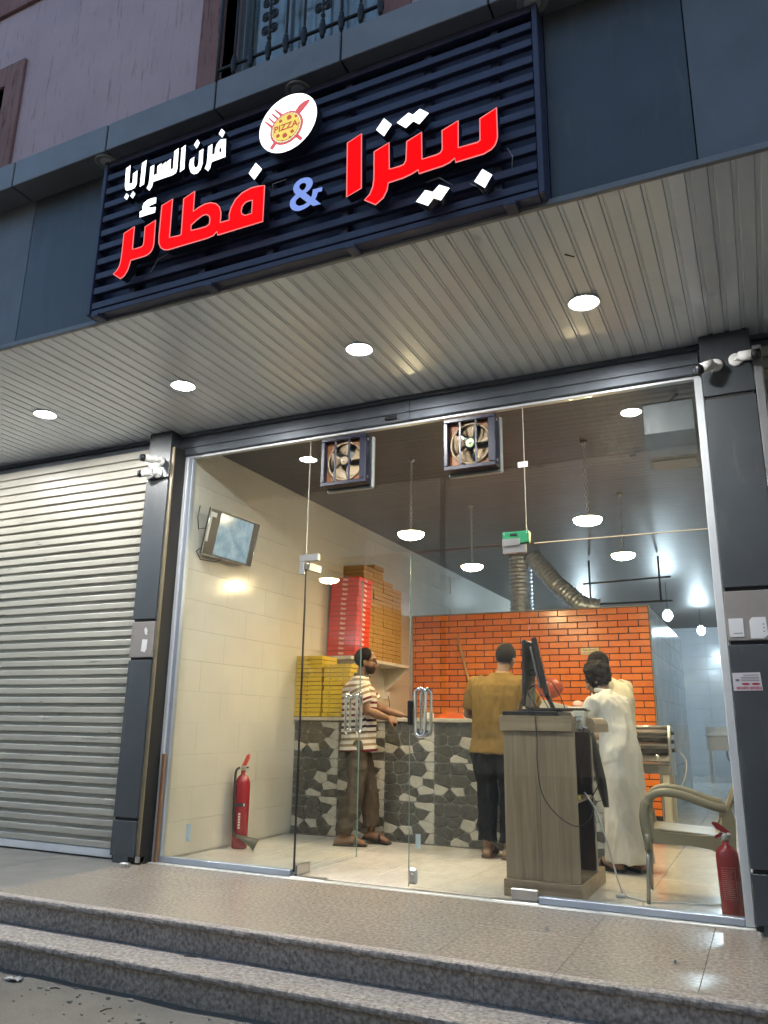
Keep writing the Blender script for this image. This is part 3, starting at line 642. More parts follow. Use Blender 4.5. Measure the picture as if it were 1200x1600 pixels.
# little loose wires
for pts in (((-3.05, -1.97, 3.60), (-2.98, -1.99, 3.66), (-2.9, -1.97, 3.70)), ((-2.2, -1.97, 3.86), (-2.19, -2.0, 3.92), (-2.12, -1.97, 3.95)), ((-1.05, -1.97, 3.58), (-1.0, -1.99, 3.53), (-.98, -1.97, 3.50)), ((-1.28, -1.97, 3.66), (-1.2, -2.0, 3.64), (-1.14, -1.97, 3.60)), ((-.86, -1.97, 3.72), (-.83, -1.99, 3.65), (-.84, -1.97, 3.6))):
    obj('loose_wire', MB().tube(pts, .0022, 5), 'grey_plastic', sg)
# logo
emit('logo_pink', (.80, .15, .17), .34); emit('logo_yellow', (1.0, .80, .18), .34); emit('logo_cream', (1.0, .93, .55), .36); emit('logo_white', (1, 1, 1), .8); emit('logo_red', (.75, .16, .10), .27)
dc = (-2.083, 4.25)
circ = lambda cx, cz, r, n=48, wob=0, k=28: [(cx+(r+(wob if i % 2 else 0))*math.cos(2*PI*i/n), cz+(r+(wob if i % 2 else 0))*math.sin(2*PI*i/n)) for i in range(n)]
disc = letter('logo_disc', [circ(*dc, .187, 64)], 'logo_white', -2.045, .06)
for lp in SIGN['logo']: letter('cutlery', [lp], 'logo_pink', -2.0472, .002, parent=disc)
pc = (-2.086, 4.216)
letter('pizza_plate', [circ(*pc, .107)], 'logo_pink', -2.0495, .002, parent=disc)
letter('pizza_crust', [circ(*pc, .092, 56, .004)], 'logo_cream', -2.0518, .002, parent=disc)
letter('pizza_face', [circ(*pc, .085)], 'logo_yellow', -2.0541, .002, parent=disc)
letter('pizza_ring', [circ(*pc, .086), circ(*pc, .0845)], 'logo_red', -2.0548, .002, parent=disc)
for i, (x, z) in enumerate(SIGN['bits']):
    letter('topping', [circ(x, z, (.012, .017, .010, .013, .017, .013, .009, .006, .006)[i], 9, -.003)], 'logo_red', -2.0564, .002, parent=disc)
tm = text_mesh('logo_word', 'PIZZA', .056, 'logo_red', .0008, bold=.0012, spacing=1.02)
link('logo_word', tm, disc, (-2.086, -2.0575, 4.217), (PI/2, 0, 0))
# ================================================================ SHOP INTERIOR SHELL
def m_tile(name, c0, rough, veins=.0, objvar=.04, dirt=0.0):
    n = N(name); v = n.coord(kind='World')
    oi = n.new('ObjectInfo')
    c = n.ramp(n.noise(v, 1.6, 7, .65), [(.3, tuple(x*.93 for x in c0)), (.7, tuple(min(1, x*1.04) for x in c0))])
    if veins:
        wv = n.noise(n.coord((2.2, .9, 1), 'World', (0, 0, .5)), 1.7, 9, .7)
        c = n.mix(n.ramp(wv, [(.46, (0, 0, 0)), (.5, (veins,)*3), (.54, (0, 0, 0))]), c, tuple(x*.6 for x in c0))
    c = n.mix(n.math('MULTIPLY', oi.outputs['Random'], objvar*3), c, tuple(x*.85 for x in c0))
    n.set(Base_Color=c, Roughness=n.ramp(n.noise(v, 5, 6, .7), [(.3, (rough*.7,)*3), (.75, (rough*1.6,)*3)]))
    MATS[name] = n.m
m_tile('floor_tile', (.72, .68, .61), .12, .3); m_tile('wall_tile', (.58, .555, .495), .14); m_tile('far_tile', (.60, .66, .72), .16); m_tile('side_tile', (.58, .59, .58), .15, .3)
flat('grout_light', (.47, .445, .39), .8); flat('grout_dark', (.02, .015, .013), .8); flat('grout_grey', (.20, .20, .18), .8)
def m_ceiling():
    n = N('dark_ceiling'); v = n.coord((2.0, 14, 1), 'World'); f = n.noise(v, 1.0, 5, .6)
    g = n.new('TexWave'); g.wave_type = 'BANDS'; g.bands_direction = 'Y'; g.inputs['Scale'].default_value = 3.3; g.inputs['Distortion'].default_value = .0
    n.link(n.coord(kind='World'), g.inputs['Vector'])
    c = n.ramp(f, [(.3, (.024, .023, .022)), (.7, (.05, .047, .045))])
    c = n.mix(n.ramp(g.outputs['Fac'], [(.03, (.7, .7, .7)), (.09, (0, 0, 0))]), c, (.014, .013, .013))
    n.set(Base_Color=c, Roughness=.5); n.bump(g.outputs['Fac'], .1, .008); MATS['dark_ceiling'] = n.m
m_ceiling()
XL, XR, YB, ZC = -4.27, .05, 15.2, 3.38
fl = struct('floor', MB().box(XL-.2, XR+.2, .02, YB+.2, -.2, -.012), 'grout_light')
tme = MB().box(.0015, .5985, .0015, .5985, -.011, .0, .0015).mesh('floor_tile', 'floor_tile')
for i in range(8):
    for j in range(26):
        if XL+i*.6 > XR: continue
        link('floor_tile', tme, fl, (XL+.0+i*.6-.12, .036+j*.6, 0))
wlft = struct('wall_left', MB().box(XL-.2, XL-.011, .03, YB+.2, 0, ZC+.2), 'grout_light')
tme = MB().box(-.010, 0, .0005, .5995, .0005, .2495, .0007).mesh('wall_tile', 'wall_tile')
thalf = MB().box(-.010, 0, .0005, .2995, .0005, .2495, .0007).mesh('wall_tile', 'wall_tile')
for k in range(14):
    off = (k % 2)*.3
    if off: link('wall_tile', thalf, wlft, (XL, .03, .02+k*.25))
    for j in range(10): link('wall_tile', tme, wlft, (XL, .03+off+j*.6, .02+k*.25))
obj('far_tiling', MB().box(XL-.012, XL-.002, 6.33, YB, .02, ZC), 'wall_tile', wlft)
struct('ceiling', MB().box(XL-.2, XR+.2, .07, YB+.2, ZC, ZC+.05), 'dark_ceiling')
struct('wall_right', MB().box(XR, XR+.15, .11, YB, -.1, ZC), 'far_tile')
wb = struct('wall_back', MB().box(XL, XR, YB, YB+.15, -.1, ZC), 'grout_light')
tme = MB().box(.002, .598, -.01, 0, .002, .298, .002).mesh('far_wall_tile', 'far_tile')
for i in range(4):
    for k in range(12): link('far_wall_tile', tme, wb, (-2.35+i*.6, YB, k*.3))
# outer shell so that no light leaks round the shop
struct('outer_shell', MB().box(-9, XL-.21, .12, .25, 0, 3.6).box(.21, 3, .12, .25, 0, 3.6), 'acp_charcoal')

# ================================================================ GLASS FRONT
sfm = thing('shopfront_frame', 'pale aluminium frame and sill round the glass shop front', 'frame', (0, 0, 0))
obj('post', MB().box(-4.325, -4.285, -.035, .05, .0045, 3.218, .003), 'alu_white', sfm); obj('post_inner', MB().box(-4.284, -4.245, -.02, .03, .0045, 3.218, .003), 'alu_blue', sfm)
obj('post', MB().box(-.21, -.163, -.035, .05, .0045, 3.218, .003), 'alu_white', sfm)
obj('sill', MB().box(-4.244, -3.095, -.032, .025, .0045, .045, .003), 'alu_blue', sfm); obj('sill', MB().box(-1.345, -.212, -.032, .025, .0045, .045, .003), 'alu_blue', sfm)
wp = thing('wooden_batten', 'thin brown wooden batten leaning in the corner left of the glass', 'batten', (-4.262, -.05, .005)); obj('stick', MB().box(-.014, .014, -.012, .012, 0, .78, .003), wood('batten_wood', (.16, .08, .04), (.28, .16, .09)), wp)
G = 'shop_glass'
def pane(name, label, x0, x1, z0, z1): return tag(obj(name, MB().box(x0, x1, -.005, .005, z0, z1, .001), G), label, 'glass panel')
flat('glass_edge', (.20, .30, .26), .12, 0, .1); flat('silicone', (.45, .42, .34), .5, 0, .15)
pane('fixed_glazing', 'tall fixed glass panel left of the open door', -4.243, -3.086, .046, 3.217)
pane('fixed_glazing', 'wide glass panel with two fans above the doors', -3.082, -1.352, 2.236, 3.217)
pane('fixed_glazing', 'fixed lower glass panel at the right in front of the plastic chair', -1.348, -.212, .046, 2.222)
pane('fixed_glazing', 'upper right glass panel beside the right pillar', -1.348, -.212, 2.228, 3.217)
def seal(x0, x1, z0, z1, lab, mt='silicone'): tag(obj('glass_joint', MB().box(x0, x1, -.0058, .0058, z0, z1), mt), lab, 'joint')
seal(-3.0858, -3.0822, 2.237, 3.216, 'vertical silicone joint above the open left door'); seal(-1.3518, -1.3482, 2.24, 3.216, 'vertical silicone joint above the green lock case'); seal(-1.30, -.213, 2.2222, 2.2278, 'horizontal joint across the right glass panels, its yellow lit edge painted in', flat('lit_edge_yellow', (.62, .50, .33), .7).name)  # pale yellow of the horizontal joint paints light on the glass edge
def tube_loop(cx, w, z0, z1, y, r=.011):
    pts = [(cx-w/2, y, z0+w/2)]
    pts += [(cx+w/2*math.cos(a), y, z1-w/2+w/2*math.sin(a)) for a in np.linspace(PI, 0, 9)]
    pts += [(cx+w/2*math.cos(a), y, z0+w/2+w/2*math.sin(a)) for a in np.linspace(0, -PI, 9)][0:8]
    mb = MB(); mb.tube(pts, r, 10, closed=True); return mb
def door(name, label, loc, rz, flip, width):
    d = thing(name, label, 'door', loc, rz); w = width*flip
    obj('pane', MB().box(0, w, -.005, .005, .018, 2.222, .001), G, d)
    obj('edge', MB().box(w-.0012*flip, w+.0012*flip, -.0052, .0052, .018, 2.222), 'glass_edge', d)
    for z0, z1 in ((.012, .075), (2.165, 2.226)):
        obj('patch_fitting', MB().box(-.002*flip, .16*flip, -.016, .016, z0, z1, .003), 'steel', d)
    hx = w-.10*flip
    for s in (-1, 1):
        h = obj('handle', tube_loop(hx, .072, .955, 1.27, s*.052), 'chrome', d)
        for zz in (.98, 1.245): obj('stud', MB().lathe([(.011, -.0), (.011, .04), (.015, .042), (.015, .047)], (hx, s*.005, zz), 10, axis='Y') if s > 0 else MB().lathe([(.011, -.04), (.011, 0)], (hx, -.006, zz), 10, axis='Y'), 'chrome', h)
    return d
dl = door('glass_door', 'frameless glass door leaf swung open into the shop', (-3.075, .02, 0), math.radians(87), 1, .84)
dr = door('glass_door', 'closed frameless glass door leaf in front of the wooden desk', (-1.358, 0, 0), 0, -1, .85)
obj('lock', MB().box(-.848, -.790, -.018, .018, .035, .13, .012).lathe([(.010, -.024), (.012, -.018)], (-.818, 0, .09), 12, axis='Y'), 'steel', dr)
obj('lock_box', MB().box(-.86, -.828, -.022, .022, 1.03, 1.19, .005), 'black_plastic', dr)
obj('tape', MB().box(-.80, -.765, -.007, -.0055, .25, .34), flat('frosted_tape', (.42, .50, .48), .5).name, dr)
# corner fittings on the glass above the doors
t = thing('corner_fitting', 'silver L-shaped hinge fitting above the open left door', 'hinge', (-3.085, 0, 2.23)); obj('plate', MB().box(-.05, .115, -.017, .017, -.0, .052, .003).box(-.05, -.008, -.017, .017, -.10, -.001, .003), 'steel', t); obj('spindle', MB().lathe([(.006, -.06), (.006, 0)], (.02, 0, 0), 8), 'chrome', t)
t = thing('lock_case', 'bright green lock case with a metal plate at the top of the right door', 'lock', (-1.36, 0, 2.227)); flat('lock_green', (.02, .22, .09), .4)
obj('case', MB().box(-.155, .03, -.028, .028, .002, .085, .004), 'lock_green', t); obj('plate', MB().box(-.155, -.03, -.031, -.0285, -.012, .036, .002), 'steel', t)
obj('key_slot', MB().box(-.10, -.05, -.0315, -.0282, .052, .07, .003), 'black_plastic', t)
for xx in (-.14, .018): obj('screw', MB().lathe([(.005, -.0305), (.005, -.028)], (xx, 0, .07), 8, axis='Y'), 'steel', t)
tag(obj('door_gasket', MB().box(-3.0835, -3.0745, -.007, .007, .03, 2.17), 'black_plastic'), 'thin black gasket line between the left glass panel and the open door', 'gasket')
t = thing('floor_plate', 'flat worn metal floor plate at the foot of the open door', 'floor plate', (-2.98, -.02, .004)); obj('plate', MB().box(-.10, .16, -.03, .05, 0, .005, .002), 'steel', t); obj('pivot', MB().lathe([(.012, 0), (.012, .012)], (-.09, .03, 0), 10), 'black_plastic', t)
t = thing('floor_plate', 'flat metal floor plate under the hinge of the closed door', 'floor plate', (-1.43, -.03, .004)); obj('plate', MB().box(-.20, .09, -.03, .035, 0, .005, .002), 'steel', t); obj('pivot', MB().lathe([(.012, 0), (.012, .012)], (.07, .03, 0), 10), 'black_plastic', t)
tag(obj('paper_tag', MB().box(-1.395, -1.325, -.0085, -.0062, 2.77, 2.81), 'white_plastic'), 'small white paper tag stuck on the joint beside the right fan', 'tag')
tag(obj('frosted_sticker', MB().box(-4.03, -3.985, -.0075, -.0056, .165, .285), 'frosted_tape'), 'grey tape strip low on the left glass panel', 'tape')

# exhaust fans set in the glass
flat('fan_navy', (.012, .014, .03), .35); flat('fan_blade', (.33, .25, .155), .4); flat('fan_board', (.28, .12, .055), .6); flat('fan_hub_green', (.55, .75, .40), .4)
def fan(label, x, z, hub):
    f = thing('exhaust_fan', label, 'fan', (x, -.02, z), 0, 'exhaust fans in the glass')
    h = .195
    obj('housing', MB().box(-h, h, -.062, .05, h-.03, h, .004).box(-h, h, -.062, .05, -h, -h+.03, .004).box(-h, -h+.03, -.0615, .05, -h+.0305, h-.0305, .004).box(h-.055, h, -.0615, .05, -h+.0305, h-.0305, .004), 'fan_navy', f)
    bd = MB(); n = 40
    for i in range(n):
        a0, a1 = 2*PI*i/n, 2*PI*(i+1)/n
        def sq(a): 
            k = (h-.02)/max(abs(math.cos(a)), abs(math.sin(a))); return (k*math.cos(a), -.01, k*math.sin(a))
        r = .148; bd.add([(r*math.cos(a0), -.01, r*math.sin(a0)), (r*math.cos(a1), -.01, r*math.sin(a1)), sq(a1), sq(a0)], [(0, 1, 2, 3)])
    obj('back_board', bd, 'fan_board', f)
    obj('shroud_ring', MB().tube([(.15*math.cos(a), -.02, .15*math.sin(a)) for a in np.linspace(0, 2*PI, 33)[:-1]], .008, 8, closed=True), 'fan_blade', f)
    for k in range(5):
        a0 = 2*PI*k/5+.3; mb = MB(); nv = []
        for i in range(6):
            for j in range(5):
                r = .035+.107*i/5; a = a0+(j/4-.5)*(.55+.55*i/5)+.25*i/5
                nv.append((r*math.cos(a), .012*(j-2)*.9, r*math.sin(a)))
        mb.add(nv, [(i*5+j, i*5+j+1, (i+1)*5+j+1, (i+1)*5+j) for i in range(5) for j in range(4)], 0, True)
        b = obj('blade', mb, 'fan_blade', f); md = b.modifiers.new('t', 'SOLIDIFY'); md.thickness = .004
    obj('hub', MB().lathe([(.045, .0), (.045, -.030), (.02, -.035)], (0, 0, 0), 20, axis='Y'), 'fan_navy', f)
    obj('hub_cap', MB().lathe([(.034, -.035), (.034, -.040), (.026, -.044)], (0, 0, 0), 20, axis='Y'), hub, f)
    obj('hub_nut', MB().lathe([(.010, -.044), (.010, -.052), (.004, -.054)], (0, 0, 0), 8, axis='Y'), 'steel', f)
    for xx in (-.07, .05): obj('guard_bar', MB().box(xx-.008, xx+.008, -.0595, -.05, -h+.0305, h-.0305, .002), 'fan_navy', f)
    obj('cover', MB().box(-h-.003, h+.012, .051, .085, -h-.022, h+.008, .008), 'grey_plastic', f)
    for zz in (-.15, .15): obj('screw', MB().lathe([(.010, -.004), (.010, .0)], (h+.006, -.03, zz), 8, axis='X'), 'steel', f)
    return f
fan('navy exhaust fan with a beige hub, the left one in the glass', -2.745, 2.985, 'fan_blade'); fan('navy exhaust fan with a pale green hub, the right one in the glass', -1.725, 2.985, 'fan_hub_green')

# ================================================================ CCTV CAMERAS
def cctv(label, loc, aim, rz):
    c = thing('security_camera', label, 'camera', loc, 0, 'security cameras on the pillars')
    obj('base', MB().lathe([(.042, 0), (.042, -.014), (.036, -.02)], (0, 0, 0), 22, axis='Y'), 'white_plastic', c)
    d = Vector(aim).normalized(); p0 = Vector((0, -.03, 0)); p1 = p0+d*.03+Vector((0, -.02, 0))
    a = obj('arm', MB().tube([(0, -.015, 0), p1], .014, 10), 'white_plastic', c)
    b0 = p1-d*.01
    obj('body', MB().tube([b0, b0+d*.004, b0+d*.09], [.020, .030, .032], 18), 'white_plastic', c)
    lens = obj('hood', MB().tube([b0+d*.0905, b0+d*.125], [.033, .030], 18), 'black_plastic', c)
    obj('lens', MB().tube([b0+d*.1255, b0+d*.127], [.022, .020], 16), 'dark_pane', lens)
    return c
cctv('white security camera on the left pillar aimed at the viewer, the upper one there', (-4.435, -.2, 3.155), (-.45, -.85, -.05), 0); cctv('white security camera on the left pillar pointing left over the shutter, the lower one there', (-4.45, -.2, 3.05), (-1, -.25, -.08), 0)
cctv('white security camera on the right pillar pointing down over the glass', (-.07, -.2, 3.205), (-.75, -.45, -.42), 0); cctv('white security camera on the right pillar pointing right', (.045, -.2, 3.22), (.9, -.4, -.2), 0)

# ================================================================ PAPERS ON THE PILLARS
flat('paper_white', (.62, .62, .62), .7, 0, .06); flat('paper_lilac', (.55, .50, .52), .6, 0, .05); flat('ink_grey', (.16, .15, .17), .7); flat('ink_red', (.30, .03, .05), .6)
t = thing('notice_paper', 'small white payment notice on the taupe band of the right pillar', 'paper', (-.105, -.2005, 1.59)); obj('sheet', MB().box(-.038, .038, -.002, -.0003, -.052, .052), 'paper_white', t); obj('print_line', MB().box(-.016, .03, -.0028, -.0021, -.034, -.03), 'ink_grey', t)
t = thing('notice_paper', 'torn white paper on the taupe band of the right pillar, the further right one', 'paper', (.01, -.2005, 1.585)); obj('sheet', MB().prism([(-.045, -.058), (.02, -.06), (.045, -.04), (.04, .06), (-.03, .06), (-.045, .04)], -.002, -.0003), 'paper_white', t)
for zz in (.02, .0, -.02): obj('print_mark', MB().box(.022, .03, -.0028, -.0021, zz-.003, zz+.003), 'ink_grey', t)
t = thing('advert_sticker', 'pale sticker with two red ovals below the papers on the right pillar', 'sticker', (-.078, -.2005, 1.29)); obj('sheet', MB().prism([(-.072, -.05), (.075, -.048), (.07, .05), (-.072, .048)], -.002, -.0003), 'paper_lilac', t)
for i, zz in enumerate((.035, .023, .014, .005)): obj('print_line', MB().box(-.03+(.012 if i == 0 else 0), .062, -.0028, -.0021, zz-.0018, zz+.0018), 'ink_grey', t)
for xx in (-.008, .043): obj('red_oval', MB().prism([(xx+.022*math.cos(a), -.013+.0065*math.sin(a)) for a in np.linspace(0, 2*PI, 17)[:-1]], -.0028, -.0021), 'ink_red', t)
obj('print_icon', MB().box(-.058, -.038, -.0028, -.0021, .002, .014, .0002), 'ink_grey', t)
for k in range(20): obj('print_digit', MB().box(-.056+k*.0062+(.004 if k > 9 else 0), -.052+k*.0062+(.004 if k > 9 else 0), -.0028, -.0021, -.042, -.027), 'ink_red', t)
t = thing('torn_paper', 'small torn white scrap high on the taupe band of the left pillar', 'paper', (-4.43, -.2005, 1.72)); obj('scrap', MB().prism([(-.014, .02), (.0, .034), (.02, .01), (.018, -.03), (-.004, -.02)], -.002, -.0003), 'paper_white', t)
t = thing('torn_paper', 'larger torn white scrap low on the taupe band of the left pillar', 'paper', (-4.43, -.2005, 1.61)); obj('scrap', MB().prism([(-.03, -.045), (.01, -.055), (.025, -.03), (.028, .045), (-.024, .048)], -.002, -.0003), 'paper_white', t)

# ================================================================ COUNTER WITH STONE FACING
ct = thing('stone_counter', 'long counter faced with dark and pale stone pieces', 'counter', (0, 0, 0))
CY = 1.86; CX1 = -1.28
obj('carcass', MB().box(XL+.002, CX1-.012, CY+.012, CY+.62, .001, 1.055), 'grout_grey', ct)
flat('counter_top_mat', (.42, .39, .33), .3, 0, .15, 9)
obj('counter_top', MB().box(XL+.002, CX1+.01, CY-.02, CY+.64, 1.056, 1.092, .006), 'counter_top_mat', ct)
def m_stone(name, cols):
    n = N(name); v = n.coord(kind='World'); oi = n.new('ObjectInfo')
    f = n.noise(v, 22, 7, .7); c = n.ramp(f, [(.3, cols[0]), (.7, cols[1])])
    c = n.mix(n.math('MULTIPLY', oi.outputs['Random'], .6), c, cols[2])
    w = n.noise(n.coord((3, 3, 3), 'World'), 3, 9, .75); c = n.mix(n.ramp(w, [(.47, (0, 0, 0)), (.5, (.5, .5, .5)), (.53, (0, 0, 0))]), c, cols[3])
    n.set(Base_Color=c, Roughness=.3); n.bump(f, .25, .004); MATS[name] = n.m
m_stone('stone_dark', [(.042, .043, .039), (.105, .103, .09), (.07, .067, .059), (.17, .17, .15)]); m_stone('stone_pale', [(.40, .38, .33), (.54, .52, .45), (.45, .43, .37), (.24, .23, .19)])
rs = random.Random(11)
TW, TH = .498, .345
def clip(poly, nx_, nz_, c):
    out = []
    for i in range(len(poly)):
        p, q = poly[i], poly[(i+1) % len(poly)]; a_, b_ = p[0]*nx_+p[1]*nz_-c, q[0]*nx_+q[1]*nz_-c
        if a_ <= 0: out.append(p)
        if a_*b_ < 0: u = a_/(a_-b_); out.append((p[0]+(q[0]-p[0])*u, p[1]+(q[1]-p[1])*u))
    return out
ALL = []
for variant in range(2):
  AS = 1.75; seeds = []; tries = 0
  while len(seeds) < 16 and tries < 4000:
      tries += 1; q = (rs.uniform(.02, TW-.02), rs.uniform(.015, TH-.015)); rad_ = rs.choice((.06, .07, .09, .12))
      if all(math.hypot((q[0]-w[0])/1.25, (q[1]-w[1])*1.15) > (rad_+w[2])/2 for w in seeds): seeds.append((*q, rad_))
  stones = []
  for i, (sx_, sz_, rr_) in enumerate(seeds):
      poly = [(0.0, 0.0), (TW, 0.0), (TW, TH), (0.0, TH)]
      for j, (tx_, tz_, r2_) in enumerate(seeds):
          if i == j: continue
          dx, dz = (tx_-sx_)/AS, (tz_-sz_)*AS*.75; wgt = .5+.25*(rr_-r2_)/(rr_+r2_)
          mx_, mz_ = sx_+(tx_-sx_)*wgt, sz_+(tz_-sz_)*wgt
          poly = clip(poly, dx, dz, mx_*dx+mz_*dz)
          if len(poly) < 3: break
      if len(poly) < 3: continue
      cx = sum(p[0] for p in poly)/len(poly); cz = sum(p[1] for p in poly)/len(poly)
      pale = rs.random() < .34; kk = .12 if pale else .20
      for _ in range(1):
          poly = [q for k_ in range(len(poly)) for q in ((poly[k_][0]*(1-kk)+poly[(k_+1) % len(poly)][0]*kk, poly[k_][1]*(1-kk)+poly[(k_+1) % len(poly)][1]*kk), (poly[k_][0]*kk+poly[(k_+1) % len(poly)][0]*(1-kk), poly[k_][1]*kk+poly[(k_+1) % len(poly)][1]*(1-kk)))]; kk = .25
      g_ = .0032 if not pale else .0026
      def shr(p, g): 
          L = math.hypot(p[0]-cx, p[1]-cz); f_ = max(.3, 1-g/L) if L > 0 else 1; return (cx+(p[0]-cx)*f_, cz+(p[1]-cz)*f_)
      poly = [shr(p, g_) for p in poly]; ins = [shr(p, .004) for p in poly]; m_ = len(poly)
      mb = MB(); v = [(u, 0, w) for u, w in poly]+[(u, -.004, w) for u, w in poly]+[(u, -.0065, w) for u, w in ins]
      fs = [tuple(range(2*m_, 3*m_))]+[(q+o_, (q+1) % m_+o_, (q+1) % m_+m_+o_, q+m_+o_) for o_ in (0, m_) for q in range(m_)]
      mb.add(v, fs); stones.append(mb.mesh('stone', 'stone_pale' if pale else 'stone_dark'))
  ALL.append(stones)
cnt = 0
for k in range(3):
    for j in range(6):
        for s_ in ALL[(j+k) % 2]:
            link('stone', s_, ct, (XL+.003+j*TW, CY+.0118, .008+k*.3485)); cnt += 1
print('stones', cnt)
# right end facing of the counter
obj('end_panel', MB().box(CX1-.0115, CX1, CY+.012, CY+.62, .001, 1.055, .002), 'stone_pale', ct)

# ================================================================ ORANGE BRICK WALL
def m_brick():
    n = N('orange_brick'); v = n.coord(kind='World'); oi = n.new('ObjectInfo')
    c = n.ramp(n.noise(v, 14, 6), [(.3, (.78, .20, .026)), (.7, (.88, .26, .042))])
    c = n.mix(n.math('MULTIPLY', oi.outputs['Random'], .85), c, (.66, .14, .018))
    n.set(Base_Color=c, Roughness=.2); n.bump(n.noise(v, 25, 3), .12, .006); MATS['orange_brick'] = n.m
m_brick()
BY, BX1 = 4.85, -1.17
bw = thing('brick_wall', 'half-height partition of orange brick tiles with black joints behind the counter', 'wall', (0, 0, 0))
obj('joint_backing', MB().box(XL+.001, BX1, BY, BY+.10, 0, 2.465), 'grout_dark', bw)
bm_ = {}
def brick(x0, x1, z):
    x0 = max(x0, XL+.002); x1 = min(x1, BX1)
    if x1-x0 < .03: return
    key = round(x1-x0, 3)
    if key not in bm_: bm_[key] = MB().box(0, key-.011, -.009, -.0003, .0055, .0745, .002).mesh('brick', 'orange_brick')
    link('brick', bm_[key], bw, (x0+.0055, BY, z))
nb = 0
for k in range(31):
    z = 2.465-.08*(k+1)
    if z < 0: break
    for i in range(15):
        x1 = BX1-(.1225 if k % 2 == 0 else 0)-.245*(i-1)
        if k >= 18 and x1 < -1.5: continue
        if x1-.245 > BX1 or x1 < XL: continue
        brick(x1-.245, x1, z)
obj('top_trim', MB().box(XL+.001, BX1+.012, BY-.012, BY+.11, 2.4655, 2.48, .002), flat('trim_grey', (.32, .30, .27), .5).name, bw)
sw = thing('kitchen_side_wall', 'grey tiled side wall running back from the brick partition', 'wall', (0, 0, 0))
obj('wall_core', MB().box(BX1-.10, BX1-.0005, BY+.101, 8.9, 0, 2.465), 'grout_light', sw)
for k in range(9):
    for j in range(7): 
        a = BY+.102+j*.6; obj('wall_tile', MB().box(BX1, BX1+.009, a+.0015, min(a+.5985, 8.9), k*.2745+.0015, k*.2745+.273, .001), 'side_tile', sw)
obj('corner_trim', MB().box(BX1+.001, BX1+.012, BY-.012, BY+.1, 0, 2.465, .002), 'trim_grey', sw)
t = thing('number_plaque', 'cream plaque with a dark handwritten word and digits on the orange bricks', 'plaque', (-1.89, BY-.0105, 1.94)); obj('plate', MB().box(-.11, .11, -.008, 0, -.042, .042, .003), flat('plaque_cream', (.62, .50, .30), .4).name, t)
flat('plaque_ink', (.10, .045, .02), .6)
for pts in (((.085, .012), (.06, .012), (.06, .03)), ((.05, .014), (.03, .012), (.03, .026)), ((.02, .012), (-.01, .014), (.0, .03), (.015, .022)), ((-.02, .012), (-.05, .012), (-.05, .028)), ((-.06, .010), (-.085, .02), (-.07, .032))):
    obj('stroke', MB().tube([(a, -.009, b-.002) for a, b in pts], .0035, 5), 'plaque_ink', t)
for k in range(10): obj('digit', MB().box(-.09+k*.018, -.083+k*.018, -.0095, -.0082, -.028, -.013 if k % 3 else -.018), 'plaque_ink', t)
t = thing('broom_handle', 'pale wooden broom handle leaning against the orange bricks', 'pole', (-3.22, 4.58, 0)); obj('pole', MB().tube([(0.02, .0, .9), (-.10, .06, 1.3), (-.385, .20, 2.19)], .014, 10), wood('pole_wood', (.55, .32, .10), (.70, .45, .18)), t); obj('broom_head', MB().box(-.1, .2, -.04, .04, .001, .12, .02), 'black_plastic', t); obj('lower_pole', MB().tube([(.05, 0, .1), (.02, 0, .9)], .014, 10), 'pole_wood', t)

# ================================================================ SHELF AND BOXES
flat('shelf_white', (.55, .53, .48), .4)
sh = thing('wall_shelf', 'white wall shelf on triangular brackets carrying pizza boxes', 'shelf', (XL, 0, 1.70))
obj('board', MB().box(.002, .33, 2.42, 4.0, 0, .035, .003), 'shelf_white', sh)
for yy in (2.55, 3.94): obj('bracket', MB().prism([(.002, -.001), (.31, -.001), (.31, -.02), (.03, -.27), (.002, -.27)], yy, yy+.035), 'shelf_white', sh)
def m_card(name, c, var=.12):
    n = N(name); v = n.coord(kind='World'); oi = n.new('ObjectInfo')
    k = n.ramp(n.noise(v, 9, 5), [(.3, tuple(x*.93 for x in c)), (.7, tuple(min(1, x*1.05) for x in c))])
    k = n.mix(n.math('MULTIPLY', oi.outputs['Random'], .3), k, tuple(x*.8 for x in c)); n.set(Base_Color=k, Roughness=.55); MATS[name] = n.m
m_card('card_red', (.62, .045, .025)); m_card('card_kraft', (.42, .25, .085)); m_card('card_yellow', (.56, .385, .03)); m_card('card_yellow_pale', (.52, .42, .10)); flat('card_inside', (.10, .06, .025), .8); flat('print_white', (.75, .70, .62), .6); flat('print_dark', (.06, .03, .01), .7)
pz = text_mesh('print_word', 'Pizza', .032, 'print_white', .0003, .25, bold=.0012)
def box_proto(name, w, d, h, mat, deco):
    """a lidded carton: tray, lid flap overlapping the front, and printing"""
    me_t = MB().box(-w/2+.005, w/2-.005, -d/2+.005, d/2-.005, .0006, h-.004, .001).mesh('tray', 'card_inside')
    lid = MB().box(-w/2, w/2, -d/2, d/2, .0048, h-.0005, .0012)
    me_l = lid.mesh('lid', mat)
    return me_t, me_l
def place_box(name, label, cat, group, pr_, x, y, z, rz, deco=None):
    b = thing(name, label, cat, (x, y, z), rz, group)
    link('tray', pr_[0], b); l = link('lid', pr_[1], b)
    if deco: deco(b)
    return b
ORD = 'topmost,second,third,fourth,fifth,sixth,seventh,eighth,ninth,tenth,eleventh,twelfth,thirteenth,fourteenth,fifteenth,sixteenth,seventeenth,eighteenth,nineteenth,twentieth,twenty-first,twenty-second'.split(',')
